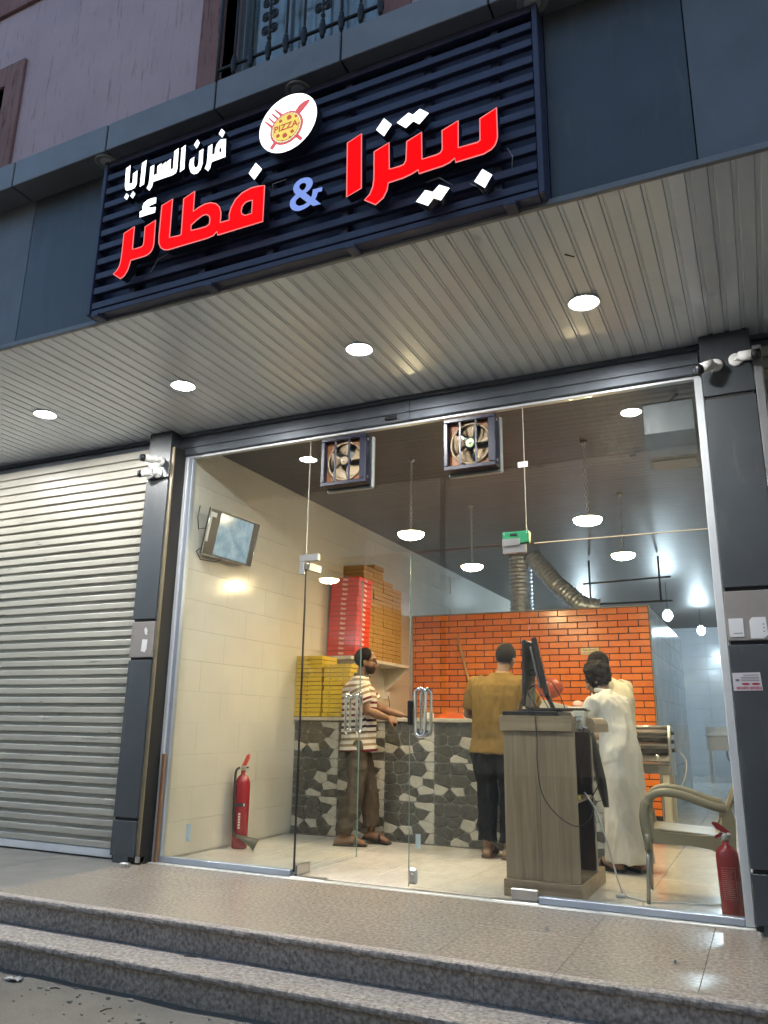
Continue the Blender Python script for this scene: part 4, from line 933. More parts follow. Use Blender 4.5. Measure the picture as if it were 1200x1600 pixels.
def stack(name, label, group, x, y, z0, n, w, d, h, mat, deco=None, lean=0.0, jit=.006, seed=0):
    r_ = random.Random(seed); pr_ = box_proto(name, w, d, h, mat, None); ox = 0
    for i in range(n):
        lb = label.replace('#', (ORD[n-1-i]+' from the top' if i < n-1 else 'topmost'))
        place_box(name, lb, 'pizza box', group, pr_, x+lean*i+r_.uniform(-jit, jit), y+r_.uniform(-jit, jit), z0+i*h, r_.uniform(-.02, .02), deco)
def deco_red(b):
    link('print', pz, b, (0, -.167, .028), (PI/2, 0, 0)); link('print', pz, b, (.172, 0, .028), (PI/2, 0, PI/2))
stack('pizza_box', 'red pizza box, # of the leaning stack on the shelf', 'red pizza boxes stacked on the shelf', -4.085, 2.61, 1.7355, 16, .34, .33, .0535, 'card_red', deco_red, .0022, .004, 1)
dot = MB().lathe([(.006, 0), (.006, .0008)], (0, 0, 0), 8, axis='X').mesh('vent_hole', 'print_dark')
doty = MB().lathe([(.006, -.0008), (.006, 0)], (0, 0, 0), 8, axis='Y').mesh('vent_hole', 'print_dark')
def deco_kraft(b): link('vent_hole', dot, b, (.1345, -.02, .030))
for i, (yy, n) in enumerate(((2.925, 21), (3.19, 22), (3.455, 19), (3.72, 18))):
    stack('pizza_box', 'brown pizza box, # of '+['the column right behind the red boxes', 'the tallest brown column', 'the third column from the red boxes', 'the farthest column by the bricks'][i], 'brown pizza boxes in column %d' % (i+1), -4.13, yy, 1.7355, n, .268, .262, .0505, 'card_kraft', deco_kraft, -.0004, .005, 20+i)
def deco_y1(b):
    link('vent_hole', doty, b, (-.075, -.1505, .024)); link('vent_hole', doty, b, (.075, -.1505, .024))
def deco_y2(b): link('vent_hole', doty, b, (-.01, -.1505, .036))
stack('pizza_box', 'yellow pizza box, # of the taller stack against the wall', 'yellow pizza boxes in the taller counter stack', -4.115, 1.99, 1.0925, 14, .30, .30, .0425, 'card_yellow', deco_y2, 0, .005, 31)
stack('pizza_box', 'yellow pizza box, # of the shorter stack beside the striped shirt', 'yellow pizza boxes in the shorter counter stack', -3.80, 1.995, 1.0925, 12, .295, .30, .0425, 'card_yellow', deco_y1, .001, .005, 32)
tag(obj('price_sheet', MB().box(XL+.001, XL+.003, 4.08, 4.32, 1.72, 1.98), 'paper_white'), 'white sheet taped to the left wall beyond the brown boxes', 'paper')
t = thing('wall_socket', 'white socket with a plugged cord on the left wall behind the counter', 'socket', (XL, 4.0, 1.38)); obj('plate', MB().box(0, .012, -.09, .09, -.05, .05, .004), 'white_plastic', t); obj('cord', MB().tube([(.02, .03, 0), (.03, .05, -.1), (.03, .06, -.27)], .004, 6), 'cord_black', t)

# ================================================================ TV ON THE LEFT WALL
def m_tv():
    n = N('tv_picture'); v = n.coord((3.2, 3.2, 3.2), 'Object'); 
    f = n.noise(v, 3.2, 9, .68); w = n.noise(v, 1.3, 3)
    c = n.ramp(f, [(.30, (.10, .20, .30)), (.45, (.26, .42, .52)), (.55, (.45, .60, .66)), (.7, (.75, .85, .88))])
    c = n.mix(n.math('MULTIPLY', w, .8), c, (.35, .52, .60))
    n.set(Base_Color=(.02, .02, .02, 1), Emission_Color=c, Emission_Strength=.26, Roughness=.12); n.m.cycles.emission_sampling = 'NONE'; MATS['tv_picture'] = n.m
m_tv()
tv = thing('television', 'small television with a bluish picture mounted high on the left wall', 'television', (XL+.12, .475, 2.61)); tv.rotation_euler = (0, math.radians(11), math.radians(-4))
obj('bezel', MB().box(-.03, .0, -.335, .335, -.205, .205, .008), 'black_plastic', tv); obj('rim', MB().tube([(.001, -.333, -.203), (.001, .333, -.203), (.001, .333, .203), (.001, -.333, .203)], .006, 6, closed=True), 'steel', tv)
obj('screen', MB().box(.0005, .003, -.20, .25, -.185, .185), 'tv_picture', tv); obj('energy_label', MB().box(.0005, .0025, -.325, -.30, -.09, .17), 'paper_white', tv); obj('corner_label', MB().box(.0005, .0025, -.2995, -.25, .13, .17), 'paper_white', tv)
br = MB(); br.box(-.10, -.031, -.08, .08, -.08, .08, .004); obj('wall_mount', br, 'black_iron', tv)
obj('power_cord', MB().tube([(-.03, -.32, .02), (-.07, -.36, .0), (-.08, -.39, .1), (-.09, -.38, .2)], .005, 6), 'cord_black', tv); obj('lower_cord', MB().tube([(-.02, -.31, -.14), (-.04, -.36, -.19), (-.03, -.3, -.25), (-.02, -.12, -.24), (-.02, -.06, -.21)], .005, 6), 'cord_black', tv)

# ================================================================ PENDANT LIGHTS
flat('shell_dark', (.10, .095, .085), .4)
def pendant(label, x, y, z, led='led_shop'):
    p = thing('pendant_light', label, 'pendant light', (x, y, z), 0, 'round pendant lights over the counter')
    obj('housing', MB().lathe([(.118, .0), (.12, .008), (.09, .016), (.04, .024), (.02, .036), (.0, .038)], (0, 0, 0), 26), 'shell_dark', p)
    obj('diffuser', MB().lathe([(.117, -.0005), (.113, -.018), (.098, -.034), (.065, -.046), (.02, -.050)], (0, 0, 0), 26), led, p)
    ch = MB(); L = ZC-z-.038; nn = int(L/.03)
    for i in range(nn):
        zc = .038+L*(i+.5)/nn; e = .011
        pts = [(e*math.cos(a), 0, zc+.017*math.sin(a)) if i % 2 else (0, e*math.cos(a), zc+.017*math.sin(a)) for a in np.linspace(0, 2*PI, 9)[:-1]]
        ch.tube(pts, .0022, 5, closed=True)
    c_ = obj('chain', ch, 'steel', p); c_['kind'] = 'stuff'; obj('ceiling_hook', MB().lathe([(.03, L+.037), (.03, L+.025), (.006, L+.0)], (0, 0, 0), 12), 'grey_plastic', p)
    return p
pendant('lit round pendant below the right fan, the nearer one on the right', -1.18, 1.31, 2.70); pendant('lit round pendant between the two fans, the nearer one on the left', -2.71, 1.16, 2.68)
pendant('lit round pendant above the orange bricks at the right, the further one', -1.155, 3.0, 2.735); pendant('lit round pendant above the yellow shirt, the further one in the middle', -2.72, 2.85, 2.70)
def far_lamp(label, x, y, z):
    p = thing('far_lamp', label, 'lamp', (x, y, z), 0, 'white lamps in the back kitchen'); obj('globe', MB().ell((0, 0, 0), (.075, .075, .085), 14, 10), 'led_far', p); obj('cap', MB().lathe([(.05, .07), (.035, .12), (.0, .125)], (0, 0, 0), 12), 'white_plastic', p)
    obj('cord', MB().tube([(0, 0, .12), (0, 0, ZC-z)], .005, 6), 'cord_black', p)
far_lamp('white bulb lamp in the back kitchen, the higher and nearer one', -1.30, 8.5, 2.82); far_lamp('white bulb lamp in the back kitchen, the lower and further one', -1.02, 12.0, 2.95); far_lamp('white bulb lamp deep in the back kitchen behind the partition', -3.0, 10.5, 2.9)

# ================================================================ DUCTS AND BOX OVER THE PARTITION
flat('duct_foil', (.60, .67, .77), .32, .5, .2, 20)
def duct(name, label, pts, r, mat='duct_foil'):
    P = [Vector(p) for p in pts]; path = []
    for a, b in zip(P[:-1], P[1:]):
        L = (b-a).length; n = max(2, int(L/.018))
        for i in range(n): path.append(a.lerp(b, i/n))
    rr = [r*(1+.07*math.sin(i*PI/1.5+.4*math.sin(i*.7)))+random.uniform(-.003, .003) for i in range(len(path))]
    tag(obj(name, MB().tube(path, rr, 18), mat), label, 'duct')
duct('flexible_duct', 'ribbed foil duct rising straight up behind the orange bricks', [(-2.90, 5.45, 2.2), (-2.90, 5.45, 3.3), (-2.9, 5.45, 3.37)], .155, 'duct_foil')
duct('flexible_duct', 'ribbed foil duct sloping down to the right over the orange bricks', [(-2.70, 5.35, 3.30), (-2.35, 5.25, 2.86), (-2.03, 5.2, 2.56), (-1.80, 5.25, 2.52)], .12, 'duct_foil')
t = thing('air_curtain', 'grey box-shaped air unit hung high inside the right glass panel', 'air unit', (-.36, .36, 2.98)); obj('body', MB().prism([(-.17, .20), (.32, .20), (.32, -.02), (.22, -.16), (-.07, -.16), (-.17, -.02)], -.20, .12, 'YZ', 0), 'acp_grey', t); obj('outlet', MB().box(-.18, .10, .0, .22, -.167, -.161), 'acp_silver', t); obj('hose', MB().tube([(-.15, .05, .2), (-.05, .1, .3), (.0, .2, .39)], .008, 6), 'cord_black', t)
ld = thing('cable_tray', 'dark steel frame hanging from the ceiling over the partition', 'frame', (-1.6, 6.2, 2.6)); 
for a, b in (((-.5, 0, .75), (-.5, 0, .1)), ((.45, 0, .75), (.45, 0, .1)), ((-.6, 0, .12), (.6, 0, .12)), ((-.6, 0, .42), (.6, 0, .45))): obj('frame_bar', MB().tube([a, b], .015, 6), 'black_iron', ld)
# ================================================================ WOODEN DESK (PODIUM)
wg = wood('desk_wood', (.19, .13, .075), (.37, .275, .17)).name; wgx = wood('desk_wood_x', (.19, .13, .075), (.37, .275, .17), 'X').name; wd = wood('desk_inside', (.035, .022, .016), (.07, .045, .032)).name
dk = thing('wooden_desk', 'tall narrow grey-brown wooden cashier desk just behind the glass', 'desk', (-1.36, .15, 0))
obj('front_panel', MB().box(-.235, -.001, 0, .02, .102, 1.0, .002), wg, dk); obj('front_panel', MB().box(.001, .235, 0, .02, .102, 1.0, .002), wg, dk)
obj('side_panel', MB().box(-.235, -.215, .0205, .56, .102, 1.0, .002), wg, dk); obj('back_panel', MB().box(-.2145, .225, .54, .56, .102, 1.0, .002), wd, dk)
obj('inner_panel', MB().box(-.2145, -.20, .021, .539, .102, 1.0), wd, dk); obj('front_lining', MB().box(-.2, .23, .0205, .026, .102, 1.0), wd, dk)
obj('shelf', MB().box(-.199, .228, .027, .538, .565, .585, .002), wg, dk)
obj('edge_strip', MB().box(.2285, .236, .545, .562, .102, 1.0), 'cream_pvc', dk)
obj('plinth', MB().box(-.245, .245, -.03, .76, .001, .10, .003), wgx, dk)
obj('top_fascia', MB().box(-.255, .0, -.015, .0, 1.003, 1.10, .002), wgx, dk); obj('top_fascia', MB().box(.001, .225, -.0152, .0, 1.003, 1.10, .002), wgx, dk)
obj('top_board', MB().box(-.255, .245, .001, .60, 1.003, 1.098, .002), wgx, dk)
obj('side_wing', MB().prism([(.25, 1.0), (.352, 1.0), (.352, 1.055), (.335, 1.085), (.31, 1.095), (.25, 1.095)], .10, .58), wgx, dk)
t = thing('desk_mat', 'black cash drawer lying on top of the wooden desk', 'cash drawer', (-1.36, .17, 1.101)); obj('drawer_body', MB().box(-.245, .13, 0, .42, .0, .03, .004), 'black_plastic', t); obj('drawer_front', MB().box(-.24, .125, -.006, -.0005, .003, .026, .002), 'black_plastic', t)
t = thing('keyboard', 'flat black keyboard on the cash drawer', 'keyboard', (-1.30, .24, 1.1325)); obj('base', MB().box(-.17, .24, 0, .15, 0, .014, .005), 'black_plastic', t)
km = MB().box(0, .015, 0, .014, .0142, .02, .002).mesh('key', 'black_plastic')
for i in range(20):
    for j in range(6): link('key', km, t, (-.16+i*.0195, .01+j*.022, 0))
t = thing('receipt_printer', 'small beige receipt printer hanging at the right of the desk top', 'printer', (-1.09, .18, 1.02)); obj('case', MB().box(-.045, .025, 0, .16, .02, .115, .004), 'cream_pvc', t); obj('slot', MB().box(-.036, .016, -.002, .0005, .074, .078), 'black_plastic', t); obj('knob', MB().lathe([(.010, -.018), (.012, 0)], (-.008, 0, .055), 10, axis='Y'), 'steel', t); obj('base_tray', MB().box(-.05, .035, .003, .17, .0, .0185, .003), 'white_plastic', t)
# monitors seen edge on
t = thing('pole_display', 'upright black display panel seen edge-on at the left of the desk top', 'monitor', (-1.475, .34, 1.133)); t.rotation_euler = (0, math.radians(1.5), 0)
obj('panel', MB().box(-.012, .014, -.1, .16, .03, .475, .004), 'black_plastic', t); obj('foot', MB().box(-.05, .06, -.06, .12, 0, .012, .004), 'black_plastic', t); obj('neck', MB().box(-.006, .008, .0, .05, .0125, .031), 'black_plastic', t); obj('arm', MB().box(.0145, .06, .0, .06, .235, .275, .004), 'black_plastic', t); obj('clamp', MB().box(-.035, -.0125, .0, .06, .235, .275, .004), 'black_plastic', t)
t = thing('cash_monitor', 'black computer monitor tilted and seen edge-on above the desk', 'monitor', (-1.325, .33, 1.133)); t.rotation_euler = (0, math.radians(-11), math.radians(12))
obj('panel', MB().box(-.004, .03, -.16, .2, .10, .485, .005), 'black_plastic', t); obj('back_shell', MB().box(-.03, -.0045, -.1, .14, .16, .44, .01), flat('shell_grey', (.12, .12, .11), .45).name, t); obj('screen', MB().box(.0302, .031, -.15, .19, .115, .475), 'dark_pane', t)
obj('stand', MB().tube([(-.0, .03, .14), (.03, .03, .02), (.035, .03, .006)], .014, 8), 'black_plastic', t); 
t = thing('cables', 'tangle of thin black cables on the desk between the monitors', 'cable', (-1.4, .3, 1.135))
for k, pts in enumerate((((-.13, .0, .0), (-.10, .02, .08), (-.02, .03, .17), (.06, .0, .13), (.10, -.02, .02)), ((-.05, .05, .26), (-.08, .02, .2), (-.05, .0, .1), (.0, 0, .02)), ((.1, .0, .2), (.15, .0, .12), (.19, -.02, .03), (.18, -.03, .0)), ((-.02, .03, .24), (.04, .02, .22), (.08, .0, .2)), ((-.0, .0, .06), (.03, .0, .1), (.06, .0, .05), (.09, 0, .0)))):
    P = [Vector(p) for p in pts]; q = []
    for i in range(len(P)-1):
        p0, p1, p2, p3 = P[max(i-1, 0)], P[i], P[i+1], P[min(i+2, len(P)-1)]
        for s in range(6):
            u = s/6; q.append(.5*((2*p1)+(-p0+p2)*u+(2*p0-5*p1+4*p2-p3)*u*u+(-p0+3*p1-3*p2+p3)*u**3))
    q.append(P[-1]); obj('cable', MB().tube(q, .0035, 6), 'cord_black', t)
def spline(pts, n=8):
    P = [Vector(p) for p in pts]; q = []
    for i in range(len(P)-1):
        p0, p1, p2, p3 = P[max(i-1, 0)], P[i], P[i+1], P[min(i+2, len(P)-1)]
        for s in range(n):
            u = s/n; q.append(.5*((2*p1)+(-p0+p2)*u+(2*p0-5*p1+4*p2-p3)*u*u+(-p0+3*p1-3*p2+p3)*u**3))
    return q+[P[-1]]
def cable(name, label, pts, r, mat): tag(obj(name, MB().tube(spline(pts), r, 6), mat), label, 'cable')
cable('hanging_cable', 'thin black cable looping down the front and side of the desk', [(-1.37, .128, 1.10), (-1.362, .128, .95), (-1.365, .126, .8), (-1.34, .125, .62), (-1.25, .12, .5), (-1.14, .12, .44), (-1.08, .2, .46), (-1.07, .35, .52), (-1.12, .4, .58)], .0032, 'cord_black')
cable('hanging_cable', 'black cable hanging from the beige printer beside the desk', [(-1.08, .16, 1.03), (-1.02, .14, 1.0), (-1.0, .14, .9), (-.985, .16, .78), (-1.0, .2, .68), (-1.06, .25, .6)], .0035, 'cord_black')
cable('hanging_cable', 'second black cable dropping from the printer into the desk shelf', [(-1.07, .17, 1.03), (-1.06, .15, .95), (-1.08, .17, .85), (-1.11, .22, .78), (-1.12, .3, .68)], .0035, 'cord_black')
cable('floor_cable', 'white cable running from the desk along the tiled floor behind the chair', [(-1.13, .4, .62), (-1.06, .38, .52), (-1.0, .42, .3), (-.95, .45, .08), (-.92, .46, .012), (-.82, .40, .007), (-.74, .36, .007), (-.6, .42, .007), (-.45, .44, .007), (-.3, .52, .007), (-.1, .55, .007)], .0055, 'white_plastic')
t = thing('power_adapter', 'small white adapter lying on the floor cable', 'adapter', (-.94, .44, .001)); obj('case', MB().box(-.03, .03, -.02, .02, 0, .02, .005), 'white_plastic', t)
t = thing('spray_can', 'red spray can with a white cap on the desk plinth', 'can', (-1.20, .33, .101)); flat('can_red', (.45, .03, .03), .3); obj('body', MB().lathe([(.026, 0), (.027, .004), (.027, .14), (.02, .155)], (0, 0, 0), 16), 'can_red', t); obj('cap', MB().lathe([(.022, .156), (.022, .19), (.018, .195)], (0, 0, 0), 16), 'white_plastic', t); obj('band', MB().lathe([(.0274, .08), (.0274, .11)], (0, 0, 0), 16), 'grey_plastic', t)
t = thing('red_bottle', 'small red bottle behind the spray can in the desk', 'bottle', (-1.28, .30, .101)); obj('body', MB().lathe([(.024, 0), (.024, .14), (.012, .17), (.012, .2)], (0, 0, 0), 14), 'can_red', t); obj('cap', MB().lathe([(.015, .2005), (.015, .23)], (0, 0, 0), 14), 'can_red', t)
t = thing('yellow_block', 'small yellow packet on the desk shelf', 'packet', (-1.17, .2, .586)); obj('packet', MB().box(-.04, .05, -.03, .05, 0, .03, .005), 'card_yellow_pale', t)
t = thing('black_bag', 'limp black bag hanging at the back corner of the desk', 'bag', (-1.145, .80, .50)); bg = MB()
for i in range(9):
    f_ = i/8; ww = .018+.016*math.sin(f_*PI)
    for k in range(10):
        a = 2*PI*k/10; bg.v.append((ww*math.cos(a)+.08*(1-f_)+.004*math.sin(5*a+f_*6), .03*math.sin(a), .5*f_))
for i in range(8):
    for k in range(10): bg.f.append([i*10+k, i*10+(k+1) % 10, (i+1)*10+(k+1) % 10, (i+1)*10+k]); bg.mi.append(0); bg.sm.append(True)
bg.f += [list(range(10))[::-1], list(range(80, 90))]; bg.mi += [0, 0]; bg.sm += [False]*2
obj('sack', bg, flat('bag_black', (.02, .021, .022), .55).name, t); obj('strap', MB().tube([(.0, 0, .49), (-.01, 0, .54), (-.05, -.05, .56)], .008, 6), 'bag_black', t)

# ================================================================ FIRE EXTINGUISHERS
flat('ext_red', (.30, .012, .016), .22, 0, .1, 6); flat('hose_black', (.018, .018, .018), .5); flat('horn_olive', (.10, .09, .06), .55); flat('label_white', (.55, .55, .52), .5)
def extinguisher(label, loc, r, h, horn):
    e = thing('fire_extinguisher', label, 'extinguisher', loc)
    obj('cylinder', MB().lathe([(r*.92, 0), (r, .012), (r, h*.80), (r*.93, h*.86), (r*.7, h*.915), (r*.33, h*.95), (r*.3, h)], (0, 0, 0), 26), 'ext_red', e)
    obj('valve', MB().lathe([(r*.32, h*1.0005), (r*.34, h+.03), (r*.2, h+.045)], (0, 0, 0), 14), 'steel', e)
    return e
e1 = extinguisher('tall red fire extinguisher with a black horn standing by the left wall', (-4.155, .87, 0), .066, .625, True)
obj('lever', MB().prism([(-.02, .66), (.02, .665), (.055, .735), (.05, .765), (.03, .75), (.0, .69)], -.012, .012), flat('lever_red', (.6, .05, .03), .4).name, e1)
obj('carry_handle', MB().box(-.02, .05, -.01, .01, .645, .657, .003), 'black_iron', e1); obj('gauge', MB().lathe([(.014, -.03), (.014, -.018)], (.03, 0, .65), 12, axis='Y'), 'steel', e1)
hs = spline([(-.02, -.03, .65), (-.035, -.06, .62), (-.03, -.075, .5), (-.025, -.076, .3), (-.02, -.075, .16), (.0, -.08, .115), (.03, -.08, .10)]); obj('hose', MB().tube(hs, .010, 10), 'hose_black', e1)
hn = obj('horn', MB().tube([(.02, -.08, .11), (.05, -.075, .10), (.09, -.06, .085), (.15, -.03, .055), (.175, -.02, .04)], [.012, .016, .024, .04, .046], 16), 'horn_olive', e1); obj('horn_rim', MB().tube([(.1755, -.02, .04), (.18, -.0175, .0375)], [.049, .047], 16), 'black_plastic', hn)
def curved_label(r, a0, a1, z0, z1, mat, nm, par, sub=None):
    mb = MB(); n = 10
    for i in range(n+1):
        a = a0+(a1-a0)*i/n
        for z in (z0, z1): mb.v.append((r*math.cos(a), r*math.sin(a), z))
    for i in range(n): mb.f.append([2*i, 2*i+2, 2*i+3, 2*i+1]); mb.mi.append(0); mb.sm.append(True)
    return obj(nm, mb, mat, par)
D2 = math.radians
curved_label(.0668, D2(180), D2(235), .30, .42, 'label_white', 'label', e1); curved_label(.0668, D2(178), D2(233), .25, .296, 'label_white', 'label', e1)
curved_label(.0668, D2(262), D2(330), .335, .365, 'black_plastic', 'strap', e1)
for k in range(6): curved_label(.0668, D2(285), D2(300), .16+k*.022, .175+k*.022, 'print_white', 'print', e1)
curved_label(.067, D2(318), D2(326), .34, .36, 'print_white', 'print', e1)
e2 = extinguisher('red fire extinguisher with a printed panel behind the right glass corner', (-.275, .16, 0), .062, .41, False); e2.rotation_euler = (0, math.radians(-1.5), 0)
obj('lever', MB().prism([(-.065, .505), (-.04, .475), (.0, .455), (.03, .45), (.03, .46), (-.0, .485), (-.03, .505), (-.055, .513)], -.011, .011), 'ext_red', e2); obj('carry_handle', MB().prism([(-.055, .42), (.0, .445), (.03, .44), (.03, .45), (-.01, .455), (-.05, .44)], -.012, .012), 'ext_red', e2)
obj('gauge', MB().lathe([(.013, -.035), (.013, -.018)], (.022, 0, .445), 12, axis='Y'), 'steel', e2)
for k in range(14): curved_label(.0628, D2(238), D2(296-(k*7) % 13), .122+k*.0105, .1245+k*.0105, flat('print_pink', (.45, .16, .14), .5).name, 'print', e2)
for a in (234, 302): curved_label(.0628, D2(a), D2(a+1.5), .11, .275, 'print_pink', 'print', e2)
for z in (.11, .273): curved_label(.0628, D2(234), D2(303), z, z+.002, 'print_pink', 'print', e2)

# ================================================================ PLASTIC CHAIR (faces left)
flat('chair_beige', (.28, .235, .145), .38, 0, .06, 5); flat('leg_grey', (.30, .29, .27), .35, .7)
chn = thing('plastic_chair', 'beige plastic armchair with metal legs behind the right glass', 'chair', (-.52, .60, 0), math.radians(5))
# local: faces -x, width along y
seat = MB(); nx, ny = 12, 10
for i in range(nx+1):
    u = i/nx; xx = -.24+.46*u
    for j in range(ny+1):
        w = j/ny*2-1; zz = .435-.03*u-.015*(1-w*w)+(.0 if u > .08 else -.02)
        seat.v.append((xx, w*.21, zz))
for i in range(nx):
    for j in range(ny): a = i*(ny+1)+j; seat.f.append([a, a+1, a+ny+2, a+ny+1]); seat.mi.append(0); seat.sm.append(True)
so = obj('seat', seat, 'chair_beige', chn); md = so.modifiers.new('t', 'SOLIDIFY'); md.thickness = .018; md.offset = -1
for s in (-1, 1):
    yy = s*.235
    arm_pts = spline([(-.235, yy, .36), (-.25, yy, .46), (-.245, yy, .55), (-.21, yy, .615), (-.14, yy, .645), (-.03, yy, .635), (.08, yy, .60), (.16, yy, .575), (.22, yy, .565)])
    n = len(arm_pts); obj('armrest', MB().tube(arm_pts, [(.020, .026) if i > n*.3 else (.026, .036-.01*i/n) for i in range(n)], 10), 'chair_beige', chn)
    sd_ = MB().prism([(-.262, .36), (-.19, .345), (.0, .345), (.12, .33), (.2, .29), (.25, .22), (.275, .22), (.26, .35), (.27, .5), (.25, .57), (.2, .55), (.19, .46), (.16, .41), (.05, .405), (-.17, .415), (-.20, .43), (-.21, .5), (-.25, .52)], yy-.012, yy+.012)
    obj('side_frame', sd_, 'chair_beige', chn)
    obj('leg_socket', MB().tube([(-.243, yy, .30), (-.24, yy, .40)], [.022, .030], 10), 'chair_beige', chn)
    obj('leg', MB().tube([(-.262, yy+s*.01, .0), (-.243, yy, .32)], .0125, 10), 'leg_grey', chn)
    obj('leg', MB().tube([(.30, yy+s*.01, .0), (.255, yy, .30)], .0125, 10), 'leg_grey', chn)
bk = MB(); nx, ny = 14, 14
for i in range(nx+1):
    u = i/nx
    for j in range(ny+1):
        w = j/ny*2-1; zz = .40+.44*u; xx = .20+.14*u+.05*u*u-.035*(w*w)
        bk.v.append((xx, w*(.235-.02*u*u), zz-.03*w*w*u))
for i in range(nx):
    for j in range(ny):
        a = i*(ny+1)+j
        if 2 < i < 11 and j % 3 == 1: continue
        bk.f.append([a, a+1, a+ny+2, a+ny+1]); bk.mi.append(0); bk.sm.append(True)
bo = obj('backrest', bk, 'chair_beige', chn); md = bo.modifiers.new('t', 'SOLIDIFY'); md.thickness = .014

# ================================================================ THINGS ON AND BEHIND THE COUNTER
t = thing('orange_tray', 'flat orange tray on the counter beside the yellow shirt', 'tray', (-2.62, 2.05, 1.0925)); flat('orange_plastic', (.72, .13, .015), .4); obj('tray', MB().prism([(-.13, 0), (.12, 0), (.10, .045), (-.09, .055)], -.13, .13), 'orange_plastic', t); obj('tray_lip', MB().box(-.14, .13, -.14, .14, .0, .008, .002), 'orange_plastic', t)
t = thing('card_reader', 'small white box with dark sockets on the counter beside the orange tray', 'box', (-2.45, 1.98, 1.0925)); obj('case', MB().box(-.06, .06, -.05, .05, .0, .075, .006), 'white_plastic', t)
for xx in (-.03, .02): obj('socket', MB().box(xx-.014, xx+.014, -.0515, -.0503, .045, .065, .0003), 'black_plastic', t)
t = thing('white_packet', 'small white packet on the counter by the door lock', 'packet', (-2.87, 1.98, 1.0925)); obj('packet', MB().box(-.04, .04, -.03, .03, 0, .05, .006), 'paper_white', t)
t = thing('grey_case', 'flat grey metal case standing on the counter behind the orange tray', 'case', (-2.52, 2.36, 1.0925)); obj('panel', MB().box(-.13, .17, -.02, .05, 0, .23, .004), flat('case_grey', (.15, .13, .11), .5).name, t); obj('latch', MB().box(-.05, -.03, -.026, -.0205, .17, .18), 'steel', t)
t = thing('oven_box', 'grey metal appliance on the counter right of the yellow shirt', 'appliance', (-1.80, 2.25, 1.0925)); obj('body', MB().prism([(-.22, 0), (.22, 0), (.20, .12), (-.10, .19), (-.22, .19)], -.14, .14), 'grey_plastic', t); obj('cord', MB().tube([(0, -.145, .1), (.02, -.15, .05), (.0, -.16, .005)], .004, 6), 'cord_black', t)
t = thing('red_pot', 'dark red round pot behind the monitors on the counter', 'pot', (-1.82, 2.42, 1.285)); obj('bowl', MB().lathe([(.02, 0), (.09, .03), (.13, .10), (.12, .15), (.05, .19)], (0, 0, 0), 20), flat('pot_red', (.28, .05, .025), .4).name, t)
t = thing('food_tub', 'white plastic tub with pink wrap on the counter beside the boy', 'tub', (-1.42, 2.3, 1.0925)); obj('tub', MB().prism([(-.22, 0), (.2, 0), (.22, .10), (-.24, .10)], -.14, .14), 'cream_pvc', t); obj('lid', MB().box(-.25, .1, -.15, .15, .101, .115, .004), 'white_plastic', t); obj('wrap', MB().ell((-.12, 0, .14), (.05, .06, .035), 10, 7), flat('wrap_pink', (.65, .40, .36), .5).name, t); obj('lid_open', MB().prism([(-.02, .12), (.2, .12), (.2, .13), (-.0, .19)], -.1, .1), 'white_plastic', t)
t = thing('tablet_stand', 'dark slab standing upright beside the boy on the counter', 'terminal', (-1.345, 2.02, 1.0925)); obj('slab', MB().box(-.015, .025, -.05, .05, 0, .25, .004), 'black_plastic', t); obj('paper_roll', MB().lathe([(.025, -.02), (.025, .02)], (.02, 0, .275), 12, axis='Y'), 'paper_white', t)
# dough machine / oven at the right end
ov = thing('dough_machine', 'steel dough machine with stacked rollers and trays behind the boy', 'machine', (-.985, 3.0, 0))
flat('steel_dark', (.20, .19, .17), .35, .7, .15, 12)
obj('bed', MB().box(-.32, .12, .0, .52, .62, .70, .004), 'steel', ov); obj('side_plate', MB().prism([(.0, .60), (.42, .60), (.42, .98), (.36, 1.06), (.10, 1.06), (.02, .95)], .121, .14, 'YZ'), 'steel', ov)
obj('back_plate', MB().box(-.32, .12, .45, .46, .705, 1.06, .002), 'steel_dark', ov)
for zz, yy, rr, mt in ((1.045, .18, .016, 'steel'), (.985, .12, .020, 'white_plastic'), (.925, .14, .022, 'steel_dark'), (.87, .06, .022, 'white_plastic'), (.815, .08, .024, 'steel_dark'), (.76, .0, .026, 'white_plastic')): obj('roller', MB().tube([(-.32, yy, zz), (.12, yy, zz)], rr, 12), mt, ov)
for zz, yy in ((1.015, .02), (.90, -.02), (.79, -.05)): obj('tray', MB().prism([(yy-.08, zz-.025), (yy+.12, zz), (yy+.12, zz+.006), (yy-.08, zz-.018)], -.31, .115, 'YZ'), 'steel', ov)
for zz in (.99, .91, .83): obj('knob', MB().lathe([(.018, .0), (.016, .025), (.01, .028)], (.14, .15, zz), 12, axis='X'), 'black_plastic', ov)
for xx, yy in ((-.28, .04), (.08, .04), (-.28, .46), (.08, .46)): obj('leg', MB().box(xx-.03, xx+.03, yy-.025, yy+.025, .001, .619, .004), 'cream_pvc', ov)
obj('cord', MB().tube(spline([(.145, .3, .85), (.24, .3, .75), (.23, .25, .6), (.16, .2, .45)]), .006, 6), 'cream_pvc', ov); obj('valve', MB().ell((.03, -.10, .77), (.02, .02, .032), 10, 8), 'chrome', ov)
